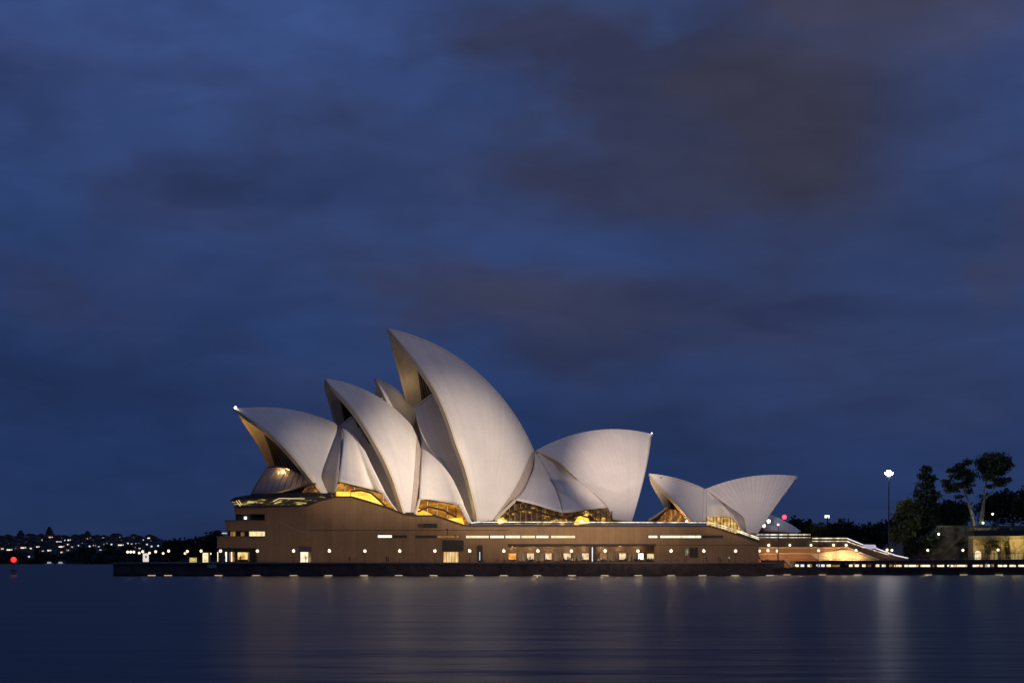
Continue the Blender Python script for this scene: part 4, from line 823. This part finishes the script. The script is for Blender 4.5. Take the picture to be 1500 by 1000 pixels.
def tree(name, label, Y, trunk, limbs, clumps, group, leaf, bark=BARK, size=.5, dens=1.0, r0=.5):
    """trunk and limbs as photo rows at depth Y; clumps as (px, py, half width px, half height px, depth offset)"""
    k = Y / FPX; base = W(*trunk[0], Y); t = thing(name, label, 'tree', base, group)
    mb = MB(); pts = [W(*p, Y) for p in trunk]; mb.tube(pts, list(np.linspace(r0, r0 * .4, len(pts))), 8)
    for l in limbs: q = [W(*p, Y) + np.array([0, d, 0]) for (*p, d) in l]; mb.tube(q, list(np.linspace(r0 * .45, r0 * .12, len(q))), 6)
    mb.build('trunk', bark, t, True)
    cb = MB(); leaves(cb, [(W(x, y, Y + dy), rx * k, max(rx, ry) * k * .9, ry * k) for x, y, rx, ry, dy in clumps], size, dens); cb.build('crown', leaf, t); return t
def trees():
    g = 'trees on the cliff'
    tree('gum_tree', 'tall gum tree with a wide flat dark crown and pale forked trunk at far right', 458, [(1436, 775), (1439, 752), (1441, 735), (1442, 726)], [[(1442, 728, 0), (1450, 724, 1), (1456, 719, 1), (1460, 706, 0)], [(1442, 727, 0), (1440, 716, -1), (1447, 700, 0), (1455, 685, 0)], [(1447, 702, 0), (1466, 693, 1), (1474, 683, 2)]],
         [(1457, 672, 22, 10, 0), (1440, 678, 12, 9, 1), (1474, 681, 12, 9, -1), (1452, 690, 17, 6, 0), (1448, 699, 12, 5, -1), (1468, 703, 14, 5, 1), (1462, 709, 12, 4, 0), (1449, 712, 7, 3, 0), (1462, 691, 14, 6, 1), (1442, 688, 10, 5, 0), (1456, 681, 20, 7, -1)], g, LEAF2, BARKP, .42, 2.3, .7)
    tree('gum_tree', 'gum tree with a ragged layered crown and leaning pale trunk left of the tallest one', 456, [(1427, 775), (1424, 755), (1419, 738), (1414, 722)], [[(1414, 724, 0), (1410, 706, 0), (1414, 690, 0), (1412, 676, 0)], [(1413, 718, 0), (1400, 706, 1), (1390, 698, 1)], [(1414, 722, 0), (1424, 710, -1), (1428, 700, -1)]],
         [(1417, 677, 9, 5, 0), (1404, 683, 9, 5, 1), (1392, 689, 8, 4, 0), (1422, 696, 11, 6, 0), (1402, 698, 13, 6, -1), (1386, 705, 9, 4, 0), (1412, 710, 14, 5, 1), (1394, 717, 13, 5, 0), (1420, 719, 7, 4, 0), (1404, 727, 9, 3, 0), (1410, 690, 14, 6, 1), (1398, 711, 14, 5, -1), (1418, 703, 10, 5, 1), (1388, 711, 9, 4, 0)], g, LEAF, BARKP, .40, 1.9, .6)
    tree('hoop_pine', 'dark upright pine with a rounded top, left of the gums', 460, [(1358, 812), (1358, 760), (1357, 684)], [], [(1357, 688, 9, 7, 0), (1352, 698, 10, 6, 0), (1363, 701, 10, 6, 0), (1357, 711, 14, 7, 0), (1350, 724, 15, 9, 0), (1366, 726, 13, 9, 0), (1357, 742, 20, 12, 0), (1355, 762, 22, 14, 0)], g, LEAF3, size=.45, dens=2.2)
    for i, (lab, Y, tr, cl, lf) in enumerate((
            ('rounded bush tree at the foot of the tall light mast, partly lit', 452, [(1326, 815), (1326, 770)], [(1325, 745, 13, 12, 0), (1318, 760, 13, 12, 1), (1333, 762, 15, 14, 0), (1324, 780, 18, 16, 0), (1330, 736, 8, 8, 0), (1312, 784, 9, 12, 0)], LEAF2),
            ('dense dark tree between the pine and the rounded bush tree', 462, [(1344, 815), (1344, 770)], [(1343, 748, 14, 16, 0), (1348, 772, 18, 18, 0), (1338, 790, 16, 16, 0)], LEAF3),
            ('broad dark tree behind the leaning gum trunk', 480, [(1395, 812), (1395, 760)], [(1395, 745, 24, 14, 0), (1378, 752, 16, 16, 0), (1410, 750, 18, 16, 2), (1392, 764, 30, 12, 0)], LEAF3),
            ('broad dark tree behind the tallest gum trunk', 484, [(1462, 812), (1462, 760)], [(1455, 734, 22, 12, 0), (1474, 728, 20, 12, 0), (1446, 748, 18, 16, 0), (1470, 752, 26, 16, 0), (1488, 740, 16, 14, 0)], LEAF3),
            ('dark tree cut by the right edge of the picture', 472, [(1506, 812), (1506, 760)], [(1506, 722, 16, 12, 0), (1500, 742, 18, 16, 0), (1512, 756, 24, 18, 0), (1526, 730, 20, 18, 0)], LEAF3),
            ('low dark scrub tree on the shaded cliff slope', 450.5, [(1346, 818), (1346, 800)], [(1343, 797, 14, 12, 0), (1360, 792, 13, 10, 1), (1332, 806, 10, 8, 0), (1372, 787, 10, 7, 1)], LEAF3))):
        tree('leafy_tree', lab, Y, tr, [], cl, g, lf, size=.5, dens=2.0)
    # tree line far behind the forecourt
    g = 'far tree line behind the forecourt'
    words = ('left end, beside the restaurant shells', 'second from the left', 'left of the distant white mast', 'right behind the distant white mast', 'rounded crown right of the white mast', 'seventh from the right end', 'low crown in the middle right', 'low crown left of the tall mast', 'right end, at the tall mast')
    for i, (x, top, rx) in enumerate(((1166, 756, 17), (1184, 760, 16), (1202, 765, 17), (1220, 764, 17), (1237, 759, 17), (1254, 766, 18), (1272, 765, 19), (1290, 764, 17), (1306, 757, 17))):
        Y = 640 + 6 * (i % 3); tree('background_tree', 'dark far tree in the line behind the forecourt, ' + words[i], Y, [(x, 800), (x, top + 14)], [], [(x, top + 9, rx * .7, 9, 0), (x - 6, top + 18, rx, 11, 2), (x + 7, top + 20, rx, 11, -2), (x, top + 33, rx * 1.2, 13, 0)], g, LEAF3, size=.95, dens=1.5)
    g = 'dark trees behind the broadwalk tip'
    for i, (x, top, rx, lab) in enumerate(((246, 794, 12, 'leftmost'), (259, 787, 11, 'second from the left'), (276, 788, 13, 'middle'), (292, 785, 13, 'fourth from the left'), (306, 780, 12, 'tall one'), (317, 776, 13, 'rightmost, touching the podium'))):
        Y = 700 + 8 * (i % 2); tree('headland_tree', 'dark headland tree behind the broadwalk lamps, ' + lab, Y, [(x, 825), (x, top + 14)], [], [(x, top + 7, rx * .7, 7, 0), (x - 4, top + 15, rx, 9, 0), (x + 5, top + 18, rx, 10, 0), (x, top + 30, rx * 1.15, 14, 0)], g, LEAF3, size=1.0, dens=1.5)
trees()

# ------------------------------------------------------------------ far shore with its houses, boats and the red beacon
def far_shore():
    # low headland under the near trees
    V = []; xs = np.linspace(xw(222, 690), xw(420, 690), 30)
    for y, f in ((680, 0), (690, .6), (740, 1), (800, .7)):
        for i, x in enumerate(xs): V.append((x, y, -.5 + f * 8 * min(1, i / 6) + f * rng.normal() * .3))
    n = 30; o = mesh('headland', V, [(r * n + i, r * n + i + 1, (r + 1) * n + i + 1, (r + 1) * n + i) for r in range(3) for i in range(n - 1)], mat('dark_ground', (.02, .024, .015), .9, .3, .05)); tag(o, kind='structure')
    V = []; m = 220; xs = np.linspace(-900, 1400, m)
    prof = lambda x: np.interp(x, [-900, -640, -560, -500, -440, -380, 0, 600, 1400], [26, 35, 35, 33, 29, 22, 20, 26, 34])
    rows = ((1840, 0), (1855, .12), (1900, .38), (1960, .66), (2040, .9), (2120, 1), (2300, .8))
    for y, f in rows:
        for x in xs: V.append((x, y, -.5 + f * (prof(x) + 1.6 * math.sin(x * .05 + y) + rng.normal() * .7)))
    o = mesh('hills', V, [(r * m + i, r * m + i + 1, (r + 1) * m + i + 1, (r + 1) * m + i) for r in range(len(rows) - 1) for i in range(m - 1)], mat('hill_ground', (.016, .02, .016), .95, .4, .02)); tag(o, kind='structure')
    # wooded cover: one mass of crowns nobody could count
    mb = MB(); cl = []
    for k in range(380):
        x = rng.uniform(-760, -300); f = rng.random() ** .8; y = np.interp(f, [r[1] for r in rows[:6]], [r[0] for r in rows[:6]]); z = f * prof(x)
        cl.append(((x, y - 3, z + 1.5), rng.uniform(6, 13), 6, rng.uniform(2.5, 4.5)))
    leaves(mb, cl, 2.6, 1.1); o = mb.build('shore_woodland', LEAF3); tag(o, kind='stuff')
    g = 'far houses on the opposite shore'; cols = [((1, .72, .38), 1.1), ((1, .85, .6), 1.2), ((.85, .92, 1), .9), ((1, .6, .25), .9), ((1, .8, .5), .6)]
    wallm = mat('far_house_wall', (.22, .2, .18), .8); roofm = mat('far_house_roof', (.06, .04, .035), .8); protos = []
    for i, (c, st) in enumerate(cols):
        t = thing('far_house', 'small far house with lit windows on the dark hillside across the water', 'house', (0, 0, 0), g)
        w, h = (9, 12, 8, 10, 11)[i], (5, 6, 5, 7, 4.5)[i]
        MB().box(-w / 2, 0, -3, w / 2, 8, h).build('wall', wallm, t); MB().prism([(-w / 2 - .4, -.4, h), (w / 2 + .4, -.4, h), (0, -.4, h + 2.2)], (0, 8.8, 0)).build('roof', roofm, t)
        M = glow('far_window_%d' % i, c, st); ww = (2.6, 5.0, 2.0, 3.2, 2.4)[i]; MB().box(-ww / 2, -.15, h * .35, ww / 2, .1, h * .35 + (1.6, 1.5, 1.8, 1.6, 1.4)[i]).build('window', M, t)
        if i % 2: MB().box(ww / 2 + 1, -.15, h * .4, ww / 2 + 2.0, .1, h * .4 + 1.3).build('window', M, t)
        protos.append(t)
    used = set(); n = 0
    for k in range(215):
        px = rng.uniform(-2, 232); f = np.clip(rng.beta(3.2, 1.7), .10, .97)
        if px > 85 and f < .5 and rng.random() < .75: continue
        if px > 150 and f < .62 and rng.random() < .8: continue
        y = float(np.interp(f, [r[1] for r in rows[:6]], [r[0] for r in rows[:6]])) - 16; x = xw(px, y); z = f * prof(x) + 1.0; i = rng.integers(5)
        o = protos[i] if i not in used else dup(protos[i]); used.add(i); o.location = (x, y, z)
    for px, h, lab in ((29, 16, 'pale block of flats on the far ridge, leftmost'), (71, 22, 'narrow tower on the far ridge, tallest of three'), (127, 15, 'dark block on the far ridge, rightmost of three')):
        y = 2095; x = xw(px, y); t = thing('far_tower', lab, 'building', (x, y, 30)); MB().box(x - 4, y, 26, x + 4, y + 9, 34 + h * .5).build('wall', mat('tower_wall', (.05, .05, .055), .8), t)
        MB().prism([(x - 4, y, 34 + h * .5), (x + 4, y, 34 + h * .5), (x, y, 34 + h * .85)], (0, 9, 0)).build('roof', roofm, t)
        for q in range(2): MB().box(x - 2.4, y - .2, 31 + 4 * q, x + 2.2, y + .1, 32.6 + 4 * q).build('window', _m['far_window_4'], t)
    for px, py, lab in ((71.5, 826.5, 'small moored boat with a white cabin before the far shore, left of two'), (88, 826, 'small moored boat with a pale hull before the far shore, right of two')):
        Y = 1500; x = xw(px, Y); t = thing('moored_boat', lab, 'boat', (x, Y, 0))
        MB().prism([(x - 4.5, Y, 1.3), (x + 5.5, Y, 1.6), (x + 3.8, Y, -.2), (x - 3.8, Y, -.2)], (0, 2.8, 0)).build('hull', mat('boat_white', (.7, .72, .75), .4), t)
        MB().prism([(x - 2, Y + .4, 1.35), (x + 2, Y + .4, 1.45), (x + 1.4, Y + .4, 3.0), (x - 1.6, Y + .4, 3.0)], (0, 2, 0)).build('cabin', glow('boat_cabin', (.9, .95, 1), .35), t)
        MB().tube([(x, Y + 1.4, 3), (x, Y + 1.4, 8)], .15, 5).build('mast', STEEL, t)
    Y = 432; x = xw(20, Y); t = thing('red_beacon', 'glowing red navigation light on a grey post standing in the water', 'beacon', (x, Y, 0))
    MB().tube([(x, Y, -1), (x, Y, 1.1)], .75, 12).build('pile', mat('beacon_grey', (.25, .25, .27), .6, .2, 2), t); MB().tube([(x, Y, 1.1), (x, Y, 3.4)], [.5, .3], 10).build('post', _m['beacon_grey'], t)
    MB().box(x - .8, Y - .8, 1.1, x + .8, Y + .8, 1.25).build('platform', STEEL, t); MB().tube([(x, Y, 3.4), (x, Y, 3.6)], .6, 12).build('lamp_base', STEEL, t)
    MB().ball((x, Y, 4.35), .78, 14, 10).build('lamp', glow('beacon_red', (1, .015, .01), 3.2), t, True)
far_shore()

# ------------------------------------------------------------------ people and cafe furniture
def person_mesh(pose, k):
    """one continuous skinned figure about 1.72 m tall, looking along -Y"""
    J = {'pelvis': (0, 0, .95), 'belly': (0, 0, 1.12), 'chest': (0, .01, 1.33), 'neck': (0, 0, 1.49), 'chin': (0, -.02, 1.56), 'head': (0, -.01, 1.65), 'crown': (0, .01, 1.70)}
    Rr = {'pelvis': .145, 'belly': .13, 'chest': .15, 'neck': .062, 'chin': .075, 'head': .098, 'crown': .06}
    E = [('pelvis', 'belly'), ('belly', 'chest'), ('chest', 'neck'), ('neck', 'chin'), ('chin', 'head'), ('head', 'crown')]
    for s, q in ((-1, 'l'), (1, 'r')):
        step = {'stand': 0, 'walk': .22 * s, 'sit': 0}[pose]
        if pose == 'sit': J[q + 'hip'] = (.10 * s, -.02, .92); J[q + 'knee'] = (.12 * s, -.46, .94); J[q + 'ankle'] = (.12 * s, -.44, .50); J[q + 'toe'] = (.13 * s, -.62, .46)
        else: J[q + 'hip'] = (.09 * s, 0, .88); J[q + 'knee'] = (.10 * s, -.03 + step * .6, .50); J[q + 'ankle'] = (.11 * s, .02 + step, .09); J[q + 'toe'] = (.13 * s, -.14 + step, .035)
        J[q + 'sh'] = (.18 * s, .01, 1.42); a = -step * .8
        if k % 2 and s == 1: J[q + 'el'] = (.25 * s, -.06, 1.17); J[q + 'wr'] = (.14 * s, -.30, 1.22); J[q + 'hand'] = (.11 * s, -.37, 1.26)
        else: J[q + 'el'] = (.25 * s, .03 + a * .5, 1.14); J[q + 'wr'] = (.26 * s, -.06 + a, .91); J[q + 'hand'] = (.26 * s, -.09 + a, .83)
        Rr.update({q + 'hip': .10, q + 'knee': .066, q + 'ankle': .045, q + 'toe': .035, q + 'sh': .062, q + 'el': .045, q + 'wr': .033, q + 'hand': .04})
        E += [('pelvis', q + 'hip'), (q + 'hip', q + 'knee'), (q + 'knee', q + 'ankle'), (q + 'ankle', q + 'toe'), ('chest', q + 'sh'), (q + 'sh', q + 'el'), (q + 'el', q + 'wr'), (q + 'wr', q + 'hand')]
    nm = list(J); off = -.47 if pose == 'sit' else 0
    me = bpy.data.meshes.new('person'); me.from_pydata([(J[a][0], J[a][1], J[a][2] + off) for a in nm], [(nm.index(a), nm.index(b)) for a, b in E], [])
    o = bpy.data.objects.new('tmp', me); COL.objects.link(o); md = o.modifiers.new('skin', 'SKIN'); md.use_smooth_shade = True
    for i, a in enumerate(nm): me.skin_vertices[0].data[i].radius = (Rr[a], Rr[a] * (.8 if a in ('chest', 'pelvis', 'belly') else 1))
    me.skin_vertices[0].data[0].use_root = True; sd = o.modifiers.new('sub', 'SUBSURF'); sd.levels = sd.render_levels = 1
    dg = bpy.context.evaluated_depsgraph_get(); out = bpy.data.meshes.new_from_object(o.evaluated_get(dg)); bpy.data.objects.remove(o); out.materials.clear(); return out
def people():
    SK = mat('skin', (.42, .26, .18), .6); cloth = [mat('cloth_%s' % n, c, .85, .15, 6) for n, c in (('black', (.018, .018, .02)), ('navy', (.02, .028, .06)), ('white', (.6, .58, .55)), ('red', (.28, .03, .03)), ('tan', (.28, .2, .12)))]
    hair = mat('dark_hair', (.02, .014, .01), .6); P = {}
    names = ('black', 'navy', 'white', 'red', 'tan')
    def proto(pose, c):
        me = person_mesh(pose, c); me.materials.append(cloth[c]); me.materials.append(SK); me.materials.append(cloth[(c * 2) % 2])
        z0 = -.47 if pose == 'sit' else 0
        for p in me.polygons:
            x, y, z = p.center; z -= z0; p.material_index = 1 if z > 1.5 or (abs(x) > .2 and z < .93) or (y < -.31 and z > 1.0) else (2 if z < .93 else 0)
        o = bpy.data.objects.new('person', me); COL.objects.link(o)
        h = MB(); h.ball((0, .025, 1.675 + z0), .112, 10, 7, 0, (.92, 1, .85)); hh = h.build('hair', hair); hh.parent = o; return o
    spots = []
    for k in range(34): spots.append((rng.uniform(748, 962), rng.uniform(402, 409), rng.choice(['sit', 'sit', 'stand']), Z_WALK, 'outside the restaurant row', 'diners and drinkers outside the restaurant row'))
    for k in range(26): spots.append((rng.uniform(1172, 1480), rng.uniform(420, 426), rng.choice(['stand', 'walk', 'sit']), 2.0, 'on the lower bar concourse', 'people on the lower bar concourse'))
    for px, ps in ((448, 'walk'), (512, 'walk'), (566, 'stand'), (569, 'stand'), (1053, 'walk'), (1056, 'stand'), (1068, 'stand'), (345, 'stand'), (352, 'walk'), (330, 'stand'), (1035, 'walk')): spots.append((px, rng.uniform(399, 405), ps, Z_WALK, 'on the broadwalk before the podium', 'people strolling on the broadwalk'))
    for px in (708, 716, 745, 771, 815, 893, 905): spots.append((px, Y_POD + 2.2, 'stand', CAMH + (HOR - 770.5) / FPX * Y_POD, 'at the podium terrace rail', 'people at the terrace rail'))
    verb = dict(sit='sitting', stand='standing', walk='walking')
    chair = None; seatm = mat('chair_metal', (.12, .11, .10), .5, metal=.5)
    for i, (px, Y, pose, z, where, grp) in enumerate(spots):
        c = int(rng.choice([0, 0, 0, 1, 1, 2, 3, 4])); first = (pose, c) not in P
        if first: P[(pose, c)] = proto(pose, c)
        o = P[(pose, c)] if first else dup(P[(pose, c)])
        o.location = (xw(px, Y), Y, z); o.rotation_euler = (0, 0, rng.uniform(-2.6, 2.6)); s = rng.uniform(.93, 1.05); o.scale = (s, s, s)
        tag(o, 'person in a %s top %s %s' % (names[c], verb[pose], where), 'person', grp)
        if pose == 'sit':
            if chair is None:
                chair = thing('cafe_chair', 'x', 'chair', (0, 0, 0), 'cafe chairs'); MB().box(-.2, -.2, .40, .2, .2, .44).build('seat', seatm, chair); MB().box(-.2, .18, .44, .2, .22, .85).build('backrest', seatm, chair)
                for sx in (-.17, .17):
                    for sy in (-.17, .17): MB().tube([(sx, sy, 0), (sx, sy, .40)], .018, 5).build('leg', seatm, chair)
                ch = chair
            else: ch = dup(chair)
            ch.location = o.location; ch.rotation_euler = o.rotation_euler; ch['label'] = 'small dark cafe chair under a seated person ' + where; ch['group'] = 'cafe chairs ' + where
    tb = thing('cafe_table', 'small round cafe table outside the restaurant row', 'table', (0, 0, 0), 'cafe tables outside the restaurant row'); MB().tube([(0, 0, .72), (0, 0, .75)], .4, 14).build('tabletop', mat('table_top', (.4, .36, .3), .4), tb); MB().tube([(0, 0, .03), (0, 0, .72)], .035, 6).build('column', seatm, tb); MB().tube([(0, 0, 0), (0, 0, .03)], .24, 12).build('foot', seatm, tb)
    for i in range(16): o = tb if i == 0 else dup(tb); o.location = (xw(752 + i * 13.4, 405), 403.5 + (i % 3) * 1.8, Z_WALK)
people()

# ------------------------------------------------------------------ planting and railings before the sandstone building
def cliff_foot():
    t = thing('iron_fence', 'dark iron fence before the lit sandstone building', 'fence', (xw(1470, 442), 442, 3)); mb = MB(); z0 = W(0, 820, 442)[2]; z1 = W(0, 809, 442)[2]
    for k in np.arange(1424, 1560, 2.2): x = xw(k, 442); mb.tube([(x, 442, z0), (x, 442, z1)], .04, 4)
    mb.box(xw(1423, 442), 441.95, z1 - .25, xw(1560, 442), 442.05, z1 - .15); mb.box(xw(1423, 442), 441.95, z0 + .1, xw(1560, 442), 442.05, z0 + .2); mb.build('railing', STEEL, t)
    for px, py, rx, ry, lab in ((1446, 800, 5, 12, 'climbing shrub on the sandstone building, left of the pilaster'), (1456, 794, 8, 7, 'spreading shrub over the middle arch of the sandstone building'), (1474, 800, 5, 14, 'tall shrub against the sandstone building, right of the middle arch')):
        t = thing('shrub', lab, 'shrub', W(px, 819, 444), 'shrubs on the sandstone building'); k = 444 / FPX
        MB().tube([W(px, 820, 444), W(px + 1, py, 444)], [.12, .05], 5).build('stem', BARK, t); cb = MB(); leaves(cb, [(W(px, py, 444), rx * k, .8, ry * k), (W(px + 2, py + 6, 444), rx * k * .8, .7, ry * k * .6)], .28, .8); cb.build('foliage', LEAF2, t)
cliff_foot()
